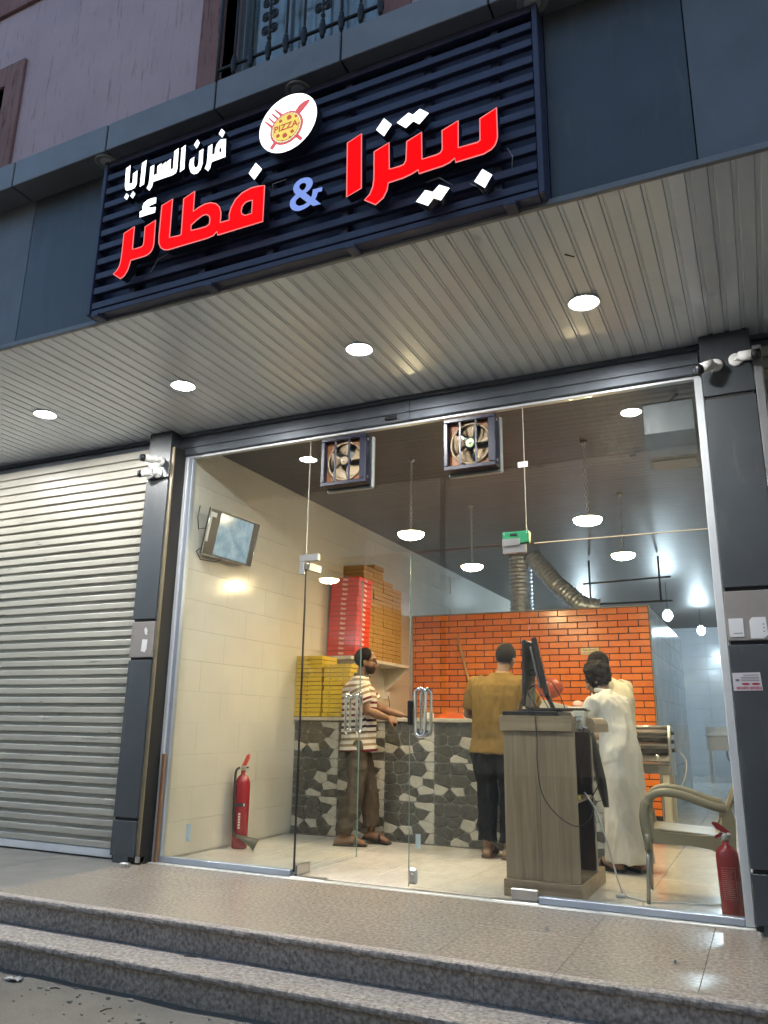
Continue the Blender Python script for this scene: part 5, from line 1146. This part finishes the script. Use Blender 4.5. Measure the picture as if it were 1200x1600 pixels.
# sink in the far kitchen
sk = thing('steel_sink', 'steel catering sink on legs against the far kitchen wall', 'sink', (-.80, 13.0, 0)); obj('basin', MB().box(-.35, .5, -.3, .3, .62, .90, .01), 'steel', sk); obj('rim', MB().box(-.38, .53, -.33, .33, .9005, .93, .004), 'steel', sk); obj('splash', MB().box(-.38, .53, .28, .33, .9305, 1.08, .004), 'steel', sk)
for xx in (-.3, .45): obj('leg', MB().box(xx-.03, xx+.03, -.28, -.22, .001, .619), 'steel', sk)
obj('drain', MB().tube(spline([(0, 0, .62), (.02, 0, .45), (.1, 0, .4), (.15, .1, .5)]), .02, 8), 'grey_plastic', sk)
# ================================================================ PEOPLE
def remeshed(mb, voxel, smooth_it=6, fac=.5):
    me = mb.mesh('tmp', 'paper_white'); o = link('tmp', me)
    r = o.modifiers.new('r', 'REMESH'); r.mode = 'VOXEL'; r.voxel_size = voxel; r.use_smooth_shade = True
    s = o.modifiers.new('s', 'SMOOTH'); s.factor = fac; s.iterations = smooth_it
    bpy.context.view_layer.update()
    out = bpy.data.meshes.new_from_object(o.evaluated_get(bpy.context.evaluated_depsgraph_get()))
    bpy.data.objects.remove(o); bpy.data.meshes.remove(me)
    for p in out.polygons: p.use_smooth = True
    return out
def ring_loft(mb, rings, seg=20, side=None):
    """rings: (centre, half width along side, half depth, side vector, depth vector)"""
    v = []; n = len(rings)
    for c, a, b, sv, dv in rings:
        c = Vector(c); sv = Vector(sv); dv = Vector(dv)
        for k in range(seg):
            t = 2*PI*k/seg; ct, st = math.cos(t), math.sin(t); e = 2.4
            ct = math.copysign(abs(ct)**(2/e), ct); st = math.copysign(abs(st)**(2/e), st)
            v.append(c+sv*a*ct+dv*b*st)
    fs = [(i*seg+k, i*seg+(k+1) % seg, (i+1)*seg+(k+1) % seg, (i+1)*seg+k) for i in range(n-1) for k in range(seg)]
    fs += [tuple(range(seg))[::-1], tuple(range((n-1)*seg, n*seg))]
    mb.add(v, fs, 0, True)
def limb(mb, pts, rad, seg=12):
    """tapered limb with rounded ends"""
    P = [Vector(p) for p in pts]
    t0 = (P[0]-P[1]).normalized(); t1 = (P[-1]-P[-2]).normalized()
    r0, r1 = rad[0], rad[-1]
    Q = [P[0]+t0*r0*.9, P[0]+t0*r0*.6]+P+[P[-1]+t1*r1*.6, P[-1]+t1*r1*.9]; R_ = [r0*.4, r0*.8]+list(rad)+[r1*.8, r1*.4]
    mb.tube(Q, R_, seg)
def blend(a, b, n):
    return [Vector(a).lerp(Vector(b), i/n) for i in range(n+1)]
def hand(mb, wrist, d, nrm, curl, side, spread=.0, s=1.0):
    """wrist point, finger direction d, palm-back normal nrm, curl per joint, side=+1 thumb on +lat"""
    d = Vector(d).normalized(); nrm = Vector(nrm); nrm = (nrm-d*nrm.dot(d)).normalized(); lat = d.cross(nrm)
    W = Vector(wrist); kn = W+d*.085*s
    for j in range(4):
        off = (j-1.5)*.019*s
        limb(mb, [W+d*.01*s+lat*off*.55, W+d*.05*s+lat*off*.95, kn+lat*off], [.014*s, .0135*s, .011*s], 8)
    for j, L in enumerate((.066, .078, .073, .056)):
        off = (j-1.5)*.0205*s*(1+spread); p = kn+lat*off; dd = d.copy(); pts = [p]; ax = lat
        for k, fr in enumerate((.45, .32, .23)):
            dd = (Matrix.Rotation(-curl*(1 if k else .8), 3, ax) @ dd).normalized(); p = p+dd*L*fr*s; pts.append(p)
        limb(mb, pts, [.0092*s, .0088*s, .008*s, .007*s], 7)
    tb = W+d*.025*s-lat*side*.024*s; td = (d*.62-lat*side*.75-nrm*.3).normalized(); p1 = tb+td*.04*s; td2 = (td*.6+d*.6-nrm*curl*.5).normalized(); p2 = p1+td2*.03*s; p3 = p2+td2*.024*s
    limb(mb, [tb, p1, p2, p3], [.0135*s, .011*s, .0095*s, .008*s], 7)
def m_skin(name, c, beard=(.02, .014, .012)):
    n = N(name); v = n.coord(kind='World')
    k = n.ramp(n.noise(v, 30, 4), [(.3, tuple(x*.86 for x in c)), (.7, tuple(x*1.08 for x in c))])
    at = n.new('Attribute'); at.attribute_name = 'dark'
    k = n.mix(at.outputs['Fac'], k, beard); n.set(Base_Color=k, Roughness=.48, Specular_IOR_Level=.4); MATS[name] = n.m; return n.m
def m_cloth(name, c, var=.1, rough=.85, weave=0.0):
    n = N(name); v = n.coord(kind='World'); k = n.ramp(n.noise(v, 6, 6), [(.3, tuple(x*(1-var) for x in c)), (.7, tuple(min(1, x*(1+var)) for x in c))])
    n.set(Base_Color=k, Roughness=rough, Specular_IOR_Level=.2)
    wr = n.noise(n.coord((9, 9, 3.5), 'World', (.2, .3, 0)), 1.0, 5, .5); n.bump(n.mix(.12, wr, n.noise(v, 420, 2)), .55, .035)
    MATS[name] = n.m; return n.m
def m_striped():
    n = N('striped_cloth'); at = n.new('Attribute'); at.attribute_name = 'stripe'; t = at.outputs['Fac']
    fr = n.math('FRACT', n.math('DIVIDE', t, .052))
    on = n.math('LESS_THAN', fr, .44)
    band = n.ramp(n.math('DIVIDE', t, .70), [(0, (.20, .15, .085)), (.26, (.10, .014, .02)), (.50, (.018, .012, .015)), (.68, (.21, .155, .085)), (.86, (.10, .014, .02))], 'CONSTANT')
    c = n.mix(on, (.50, .46, .40), band); n.set(Base_Color=c, Roughness=.85, Specular_IOR_Level=.2); n.bump(n.noise(n.coord(kind='World'), 420, 2), .15, .002); MATS['striped_cloth'] = n.m
m_striped()
def folds(me, amp, fs=(9, 9, 3.0), seed=0.0, fine=.3):
    n = len(me.vertices); co = np.empty(n*3, 'f'); me.vertices.foreach_get('co', co); co = co.reshape(-1, 3)
    no = np.array([v.normal[:] for v in me.vertices]); d = np.empty(n)
    for i in range(n):
        x, y, z = co[i]; p = Vector((x*fs[0]+seed, y*fs[1], z*fs[2])); a = noise.noise(p); r = 1-abs(noise.noise(p*1.35+Vector((3, 5, 1)))*2)
        d[i] = amp*(.55*a+.55*(r-.5))+amp*fine*noise.noise(Vector((x*30, y*30, z*14+seed)))
    co += no*d[:, None]; me.vertices.foreach_set('co', co.reshape(-1).astype('f')); me.update()
def setmat(me, m):
    me.materials.clear(); me.materials.append(MATS[m] if isinstance(m, str) else m); me.polygons.foreach_set('material_index', [0]*len(me.polygons))
def person(name_label, loc, rz, S, P, skin, shirt, lower, extras):
    """P: pose dict of joints in local metres (faces +y, right = +x)"""
    root = thing('person', name_label, 'person', loc, rz)
    V = Vector; hipc, waist, chest, shc, nk = [V(P[k]) for k in ('hip', 'waist', 'chest', 'shoulders', 'neck')]
    Wd = P.get('w', 1.0); dp = P.get('d', 1.0)
    sx = V(P.get('sx', (1, 0, 0))).normalized()
    def dv(a, b): 
        t = (V(b)-V(a)).normalized(); return sx.cross(-t).normalized()*1.0 if False else t.cross(sx).normalized()
    def torso(mb, g, zb, hemw=0, open_top=1.0):
        f1 = dv(hipc, chest)
        R = []
        for c, a, b in ((zb, .165+hemw, .125+hemw), (hipc, .17, .13), (waist, .155, .125), (chest.lerp(waist, .45), .165, .128), (chest, .178, .13), (shc.lerp(chest, .35), .19, .12), (shc, .175, .088), (shc.lerp(nk, .55), .10, .07), (nk, .062, .06)):
            R.append((c, a*Wd+g, b*dp+g, sx, -f1 if f1.y < 0 else f1))
        ring_loft(mb, R)
    # ---- body
    b = MB(); torso(b, -.012, hipc+V((0, 0, -.06)))
    hd = V(P['head']); hr = P.get('hrot', Matrix.Identity(3)); k = P.get('hs', 1.0)
    T = lambda x, y, z: hd+hr @ V((x, y, z))*k
    limb(b, [nk+V((0, 0, -.04)), nk.lerp(T(0, -.015, -.05), .5), T(0, -.015, -.05)], [.062, .054, .055], 12)
    def E(c, r): b.ell(T(*c), tuple(q*k for q in r), 18, 12, 0, hr)
    E((0, -.012, .035), (.073, .095, .088)); E((0, .03, -.03), (.060, .066, .078)); E((0, .052, -.083), (.036, .036, .026)); E((0, .072, .03), (.055, .024, .028))
    limb(b, [T(0, .090, .012), T(0, .110, -.022), T(0, .104, -.034)], [.009*k, .014*k, .013*k], 8)
    for s in (-1, 1):
        b.ell(T(.076*s, -.008, -.012), (.010*k, .020*k, .032*k), 12, 8, 0, hr); E((.034*s, .075, -.018), (.022, .016, .020)); E((.032*s, .082, .036), (.022, .012, .007))
    E((0, .088, -.055), (.026, .011, .006)); E((0, .086, -.066), (.022, .011, .006))
    for s, q in ((1, 'r'), (-1, 'l')):
        sh, el, wr = V(P['sh'+q]), V(P['el'+q]), V(P['wr'+q])
        limb(b, blend(sh, el, 3)+blend(el, wr, 3)[1:], [.052, .050, .045, .040, .043, .037, .027])
        h = P['hand'+q]; hand(b, wr+(wr-el).normalized()*.01, h[0], h[1], h[2], h[3])
        hp, kn, an = V(P['hip'+q]), V(P['kn'+q]), V(P['an'+q])
        limb(b, blend(hp, kn, 3)+blend(kn, an, 4)[1:], [.082, .08, .068, .055, .056, .052, .042, .036])
        toe = V(P['toe'+q]); heel = an-(toe-an)*.22; heel.z = an.z-.055
        limb(b, [heel, V(((an.x+toe.x)/2, (an.y+toe.y)/2, min(an.z, toe.z+.06)*.5+.012+toe.z*.4)), toe], [.036, .038, .026])
    bm_ = remeshed(b, .0062, 3); setmat(bm_, skin)
    at = bm_.attributes.new('dark', 'FLOAT', 'POINT'); inv = hr.inverted(); dk_ = []
    for v in bm_.vertices:
        q = inv @ ((v.co-hd)/k); w = 0.0
        if abs(q.z) < .2 and abs(q.y) < .2 and abs(q.x) < .2:
            if P.get('beard') and -.15 < q.z < -.03 and q.y > -.01-.0*q.z and not (abs(q.x) < .022 and q.z > -.07 and q.y > .09): w = .96*min(1, max(0, (-.028-q.z)/.02))*(1 if q.y > .0 else .7)
            if q.y > .065 and abs(abs(q.x)-.034) < .017 and abs(q.z-.003) < .006: w = .9
            if q.y > .06 and abs(abs(q.x)-.033) < .022 and abs(q.z-.034) < .005: w = .95
            if q.y > .07 and abs(q.x) < .024 and abs(q.z+.0605) < .003: w = .6
            if extras.get('hair'):
                mg = extras['hair']['test'](q)
                if q.length > .06 and q.z > -.09: w = max(w, min(.9, max(0, (mg+.012)/.016)))
        dk_.append(w)
    at.data.foreach_set('value', dk_)
    link('body', bm_, root)
    # ---- upper garment
    s_ = MB(); hem = V(P['hem']); torso(s_, .010, hem, P.get('hemw', .012))
    slv = P.get('sleeve', .55)
    for q in 'rl':
        sh, el, wr = V(P['sh'+q]), V(P['el'+q]), V(P['wr'+q])
        inner = sh.lerp(shc, .35)
        if slv <= 1: pts = [inner]+blend(sh, sh.lerp(el, slv), 4); rr = [.075, .080, .076, .074, .075, .078]
        else: pts = [inner]+blend(sh, el, 4)+blend(el, el.lerp(wr, slv-1), 3)[1:]; rr = [.07, .075, .072, .07, .066, .062, .056, .05, .05]
        s_.tube([p for p in pts], rr[:len(pts)], 14)
    if P.get('robe'):
        R = []
        for c, a, bb in P['robe']: R.append((c, a, bb, sx, (0, 1, 0)))
        ring_loft(s_, R, 24)
    sm2 = remeshed(s_, .0085, 4); setmat(sm2, shirt); folds(sm2, P.get('fold', .012), P.get('ffreq', (8, 8, 3.2)), rz*3+loc[0])
    if P.get('stripes'):
        a2 = sm2.attributes.new('stripe', 'FLOAT', 'POINT'); val = []
        top = shc.z+.04
        for v in sm2.vertices:
            t = top-v.co.z+.10*(v.co.y)*.6
            for q in 'rl':
                sh, el = V(P['sh'+q]), V(P['el'+q]); ax = (el-sh); L = ax.length; ax = ax/L; u = (v.co-sh).dot(ax); rad = ((v.co-sh)-ax*u).length
                outer = (v.co-sh).dot(sx)*(1 if q == 'r' else -1)
                if u > .02 and rad < .10 and (outer > -.035): t = u+.07
            val.append(t)
        a2.data.foreach_set('value', val)
    link('shirt' if not P.get('robe') else 'robe', sm2, root)
    # ---- trousers
    if lower:
        t_ = MB(); f1 = V((0, 1, 0))
        ring_loft(t_, [(hipc+V((0, 0, -.10)), .165*Wd, .125*dp, sx, f1), (hipc, .172*Wd, .135*dp, sx, f1), (hipc+V((0, 0, .08)), .16*Wd, .125*dp, sx, f1)])
        for q in 'rl':
            hp, kn, an = V(P['hip'+q]), V(P['kn'+q]), V(P['an'+q]); lo = kn.lerp(an, P.get('leglen', .93))
            t_.tube([hp+V((0, 0, .03))]+blend(hp+V((0, 0, -.05)), kn, 3)+blend(kn, lo, 4)[1:], [.10*Wd, .108*Wd, .10*Wd, .09, .082, .080, .078, .076, .079], 16)
        tm_ = remeshed(t_, .009, 4); setmat(tm_, lower); folds(tm_, .017, (7, 7, 6), 4+loc[0], .5); link('trousers', tm_, root)
    # ---- hair
    hh = extras.get('hair')
    if hh:
        mb = MB(); sg_, rg = 64, 44; rx, ry, rz_ = .077, .099, .092
        keep = []
        for i in range(rg+1):
            th = PI*i/rg
            for q in range(sg_):
                a = 2*PI*q/sg_; p = V((rx*math.sin(th)*math.cos(a), ry*math.sin(th)*math.sin(a)-.012, rz_*math.cos(th)+.035))
                mg = hh['test'](p); keep.append(mg > 0); d = (p-V((0, -.012, .035))).normalized()
                h_ = hh['h']*(1+hh['rough']*noise.noise(p*hh['freq'])+.4*hh['rough']*noise.noise(p*hh['freq']*2.7)); h_ += hh.get('top', 0)*max(0, d.z); h_ *= min(1, max(.12, mg/.03))
                mb.v.append(tuple(T(*(p+d*h_))))
        for i in range(rg):
            for q in range(sg_):
                f = [i*sg_+q, (i+1)*sg_+q, (i+1)*sg_+(q+1) % sg_, i*sg_+(q+1) % sg_]
                if sum(keep[w] for w in f) >= 3: mb.f.append(f); mb.mi.append(0); mb.sm.append(True)
        ho = obj('hair', mb, hh['mat'], root); md = ho.modifiers.new('t', 'SOLIDIFY'); md.thickness = .008; md.offset = -1
    return root, T
def m_hair(name, c):
    n = N(name); v = n.coord(kind='World'); f = n.noise(v, 240, 4, .7); k = n.ramp(f, [(.3, tuple(x*.5 for x in c)), (.7, tuple(x*1.6 for x in c))]); n.set(Base_Color=k, Roughness=.75, Specular_IOR_Level=.15); n.bump(f, .8, .004); MATS[name] = n.m
m_hair('hair_black', (.008, .007, .007)); m_hair('hair_grey_black', (.014, .012, .011))
m_skin('skin_brown', (.20, .105, .06)); m_skin('skin_tan', (.27, .155, .095)); m_skin('skin_olive', (.25, .15, .095))
m_cloth('cloth_mustard', (.17, .103, .025), .08); m_cloth('cloth_black', (.009, .009, .010), .2); m_cloth('cloth_taupe', (.075, .06, .045), .14); m_cloth('cloth_white', (.54, .525, .48), .05); m_cloth('cloth_lace', (.62, .58, .46), .25)
flat('sandal_black', (.015, .013, .012), .45); flat('sandal_brown', (.12, .06, .035), .5)
def R3(x=0, y=0, z=0): return (Matrix.Rotation(math.radians(z), 3, 'Z') @ Matrix.Rotation(math.radians(y), 3, 'Y') @ Matrix.Rotation(math.radians(x), 3, 'X'))
def sandal(root, an, toe, mat, up=0.0):
    an, toe = Vector(an), Vector(toe); d = Vector((toe.x-an.x, toe.y-an.y, 0)).normalized(); side = Vector((-d.y, d.x, 0)); heel = an-d*.075
    Lh = (toe-heel); mb = MB(); n = 8; v = []
    for i in range(n+1):
        u = i/n; c = heel.lerp(toe+d*.03, u); zt = (an.z-.085)*(1-u)+(toe.z-.028)*u; w = .036+.012*math.sin(u*PI)+.006*u
        for s in (-1, 1):
            for h in (0, .020): v.append((c.x+side.x*w*s, c.y+side.y*w*s, max(.001, zt)+h))
    fs = []
    for i in range(n):
        a, b = i*4, i*4+4
        fs += [(a, a+1, b+1, b), (a+2, b+2, b+3, a+3), (a+1, a+3, b+3, b+1), (a, b, b+2, a+2)]
    fs += [(0, 2, 3, 1), (n*4, n*4+1, n*4+3, n*4+2)]; mb.add(v, fs)
    so_ = obj('sandal', mb, mat, root)
    c = heel.lerp(toe, .72); zt = (an.z-.085)*.28+(toe.z-.028)*.72; pts = []
    for k in range(9):
        a = PI*k/8; pts.append((c.x+side.x*.05*math.cos(a), c.y+side.y*.05*math.cos(a), max(.001, zt)+.012+.052*math.sin(a)))
    st = MB(); st.tube(pts, [(.012, .026)]*9, 8); obj('strap', st, mat, so_)

# --- striped shirt man, profile facing right along the counter
m_ = dict(hip=(0, 0, .90), waist=(0, .005, 1.05), chest=(0, .0, 1.27), shoulders=(0, -.015, 1.405), neck=(0, .015, 1.475), head=(0, .055, 1.605), hrot=R3(-4, 0, 0), w=.98, d=1.15, beard=True,
    shr=(.185, -.015, 1.385), elr=(.20, .085, 1.155), wrr=(.10, .255, 1.10), handr=((-.35, .85, -.2), (.75, .3, .55), 1.15, -1),
    shl=(-.185, .0, 1.385), ell=(-.215, .18, 1.19), wrl=(-.16, .38, 1.13), handl=((.1, .9, -.06), (0, 0, 1), .22, 1),
    hipr=(.085, 0, .87), knr=(.095, -.01, .48), anr=(.09, -.12, .095), toer=(.11, .07, .03), hipl=(-.085, 0, .87), knl=(-.085, .10, .48), anl=(-.07, .13, .135), toel=(-.02, .27, .035),
    hem=(0, 0, .80), hemw=.018, sleeve=.72, stripes=True, fold=.017, leglen=.95)
bald = lambda p: min(p.z-(-.052 if p.y < -.02 else -.052+(p.y+.02)*1.6), .030+.02*(abs(p.x)/.07)-p.y, 9 if not (p.z < .012 and abs(p.x) > .055) else max(-.028-p.y, p.y-.03))
ps, T1 = person('man in a striped polo shirt and grey trousers leaning on the stone counter', (-3.40, 1.575, -.012), math.radians(-66), 1, m_, 'skin_brown', 'striped_cloth', 'cloth_taupe', dict(hair=dict(test=bald, h=.006, rough=.25, freq=40, mat='hair_black')))
gl = MB()
for s in (-1, 1):
    gl.tube([T1(.034*s+.021*math.cos(a), .097, -.002+.016*math.sin(a)) for a in np.linspace(0, 2*PI, 13)[:-1]], .002, 5, closed=True); gl.tube([T1(.055*s, .095, .004), T1(.078*s, .05, .006), T1(.08*s, -.01, .004)], .002, 5)
gl.tube([T1(-.013, .1, 0), T1(.013, .1, 0)], .002, 5); obj('glasses', gl, 'black_plastic', ps)
cl = MB(); cl.tube([Vector((.068*math.cos(a), .02+.07*math.sin(a), 1.475-.012*math.sin(a))) for a in np.linspace(0, 2*PI, 19)[:-1]], [(.010, .016)]*18, 8, closed=True); obj('collar', cl, 'cloth_taupe', ps)
for q in 'rl': sandal(ps, m_['an'+q], m_['toe'+q], 'sandal_black')
# --- mustard shirt man, back to the viewer
m_ = dict(hip=(0, 0, .91), waist=(0, .0, 1.05), chest=(.01, .03, 1.26), shoulders=(.015, .065, 1.405), neck=(.03, .095, 1.475), head=(.055, .135, 1.60), hrot=R3(-10, 7, -4), w=1.2, d=1.2, hs=1.02,
    shr=(.225, .07, 1.375), elr=(.30, .19, 1.16), wrr=(.18, .38, 1.13), handr=((-.4, .9, -.1), (0, 0, 1), .3, -1), shl=(-.20, .06, 1.375), ell=(-.285, .09, 1.125), wrl=(-.20, .33, 1.125), handl=((.3, .9, -.1), (0, 0, 1), .3, 1),
    hipr=(.10, 0, .87), knr=(.095, .03, .48), anr=(.085, -.02, .095), toer=(.11, .16, .03), hipl=(-.10, 0, .87), knl=(-.10, .03, .48), anl=(-.09, -.02, .095), toel=(-.11, .16, .03), hem=(0, -.005, .80), hemw=.025, sleeve=.80, fold=.020, ffreq=(7, 7, 2.4))
shorth = lambda p: min(p.z+.062-.3*abs(p.x), .058-.35*max(0, .03-p.z)-p.y, 9 if not (p.z < .014 and abs(p.x) > .055) else max(-.03-p.y, p.y-.03))
py_, T2 = person('man in a mustard T-shirt and black trousers standing with his back to the glass', (-2.07, 1.52, 0), 0, 1, m_, 'skin_olive', 'cloth_mustard', 'cloth_black', dict(hair=dict(test=shorth, h=.007, rough=.25, freq=40, mat='hair_grey_black')))
for q in 'rl': sandal(py_, m_['an'+q], m_['toe'+q], 'sandal_brown')
# --- boy in a white robe
m_ = dict(hip=(0, -.01, .82), waist=(0, .01, .96), chest=(0, .065, 1.12), shoulders=(0, .095, 1.245), neck=(0, .14, 1.30), head=(0, .20, 1.405), hrot=R3(-24, 0, 26), w=.80, d=.92, hs=.97,
    shr=(.145, .09, 1.215), elr=(.20, .12, .99), wrr=(.08, .31, .96), handr=((-.5, .8, 0), (0, 0, 1), .5, -1), shl=(-.145, .10, 1.215), ell=(-.18, .19, .985), wrl=(-.06, .35, .99), handl=((.4, .8, 0), (0, 0, 1), .5, 1),
    hipr=(.05, -.02, .80), knr=(.06, -.02, .44), anr=(.07, -.04, .09), toer=(.10, .12, .03), hipl=(-.05, -.02, .80), knl=(-.06, .0, .44), anl=(-.08, .04, .09), toel=(-.11, .20, .03), hem=(0, 0, .78), sleeve=1.93, fold=.021, ffreq=(9, 9, 1.7),
    robe=[((0, -.03, .075), .165, .16), ((0, -.03, .085), .17, .165), ((0, -.025, .3), .158, .148), ((0, -.015, .6), .148, .138), ((0, .0, .82), .142, .132), ((0, .015, .95), .135, .128)])
curly = lambda p: min(p.z+.078, .066-.25*max(0, .02-p.z)-p.y, 9 if not (p.z < -.012 and abs(p.x) > .06) else max(-.018-p.y, p.y-.032))
pbz, T3 = person('boy in a long white robe with curly black hair looking down to the left', (-1.045, 1.40, 0), math.radians(56), 1, m_, 'skin_tan', 'cloth_white', None, dict(hair=dict(test=curly, h=.026, rough=.75, freq=34, top=.012, mat='hair_black')))
for q in 'rl': sandal(pbz, m_['an'+q], m_['toe'+q], 'sandal_black')
cl = MB(); cl.tube([Vector((.058*math.cos(a), .145+.066*math.sin(a), 1.318+.01*math.sin(a))) for a in np.linspace(0, 2*PI, 19)[:-1]], [(.008, .018)]*18, 8, closed=True); obj('collar', cl, 'cloth_white', pbz)
# --- man in pale lace shirt half hidden behind the boy
m_ = dict(hip=(0, 0, .90), waist=(0, .005, 1.05), chest=(0, .01, 1.27), shoulders=(0, .05, 1.40), neck=(0, .11, 1.45), head=(0, .165, 1.56), hrot=R3(-18, 0, 0), w=.85, d=1.1,
    shr=(.185, .02, 1.375), elr=(.24, .07, 1.13), wrr=(.14, .27, 1.13), handr=((-.4, .9, 0), (0, 0, 1), .4, -1), shl=(-.185, .02, 1.375), ell=(-.24, .07, 1.13), wrl=(-.14, .27, 1.13), handl=((.4, .9, 0), (0, 0, 1), .4, 1),
    hipr=(.085, 0, .87), knr=(.09, .0, .48), anr=(.09, -.02, .095), toer=(.11, .16, .03), hipl=(-.085, 0, .87), knl=(-.09, .0, .48), anl=(-.09, -.02, .095), toel=(-.11, .16, .03), hem=(0, 0, .80), sleeve=.8, fold=.010)
p4_, T4 = person('man with cropped dark hair and a pale shirt half hidden behind the boy', (-1.165, 2.12, 0), math.radians(70), 1, m_, 'skin_brown', 'cloth_lace', 'cloth_black', dict(hair=dict(test=shorth, h=.006, rough=.2, freq=40, mat='hair_black')))
for q in 'rl': sandal(p4_, m_['an'+q], m_['toe'+q], 'sandal_black')
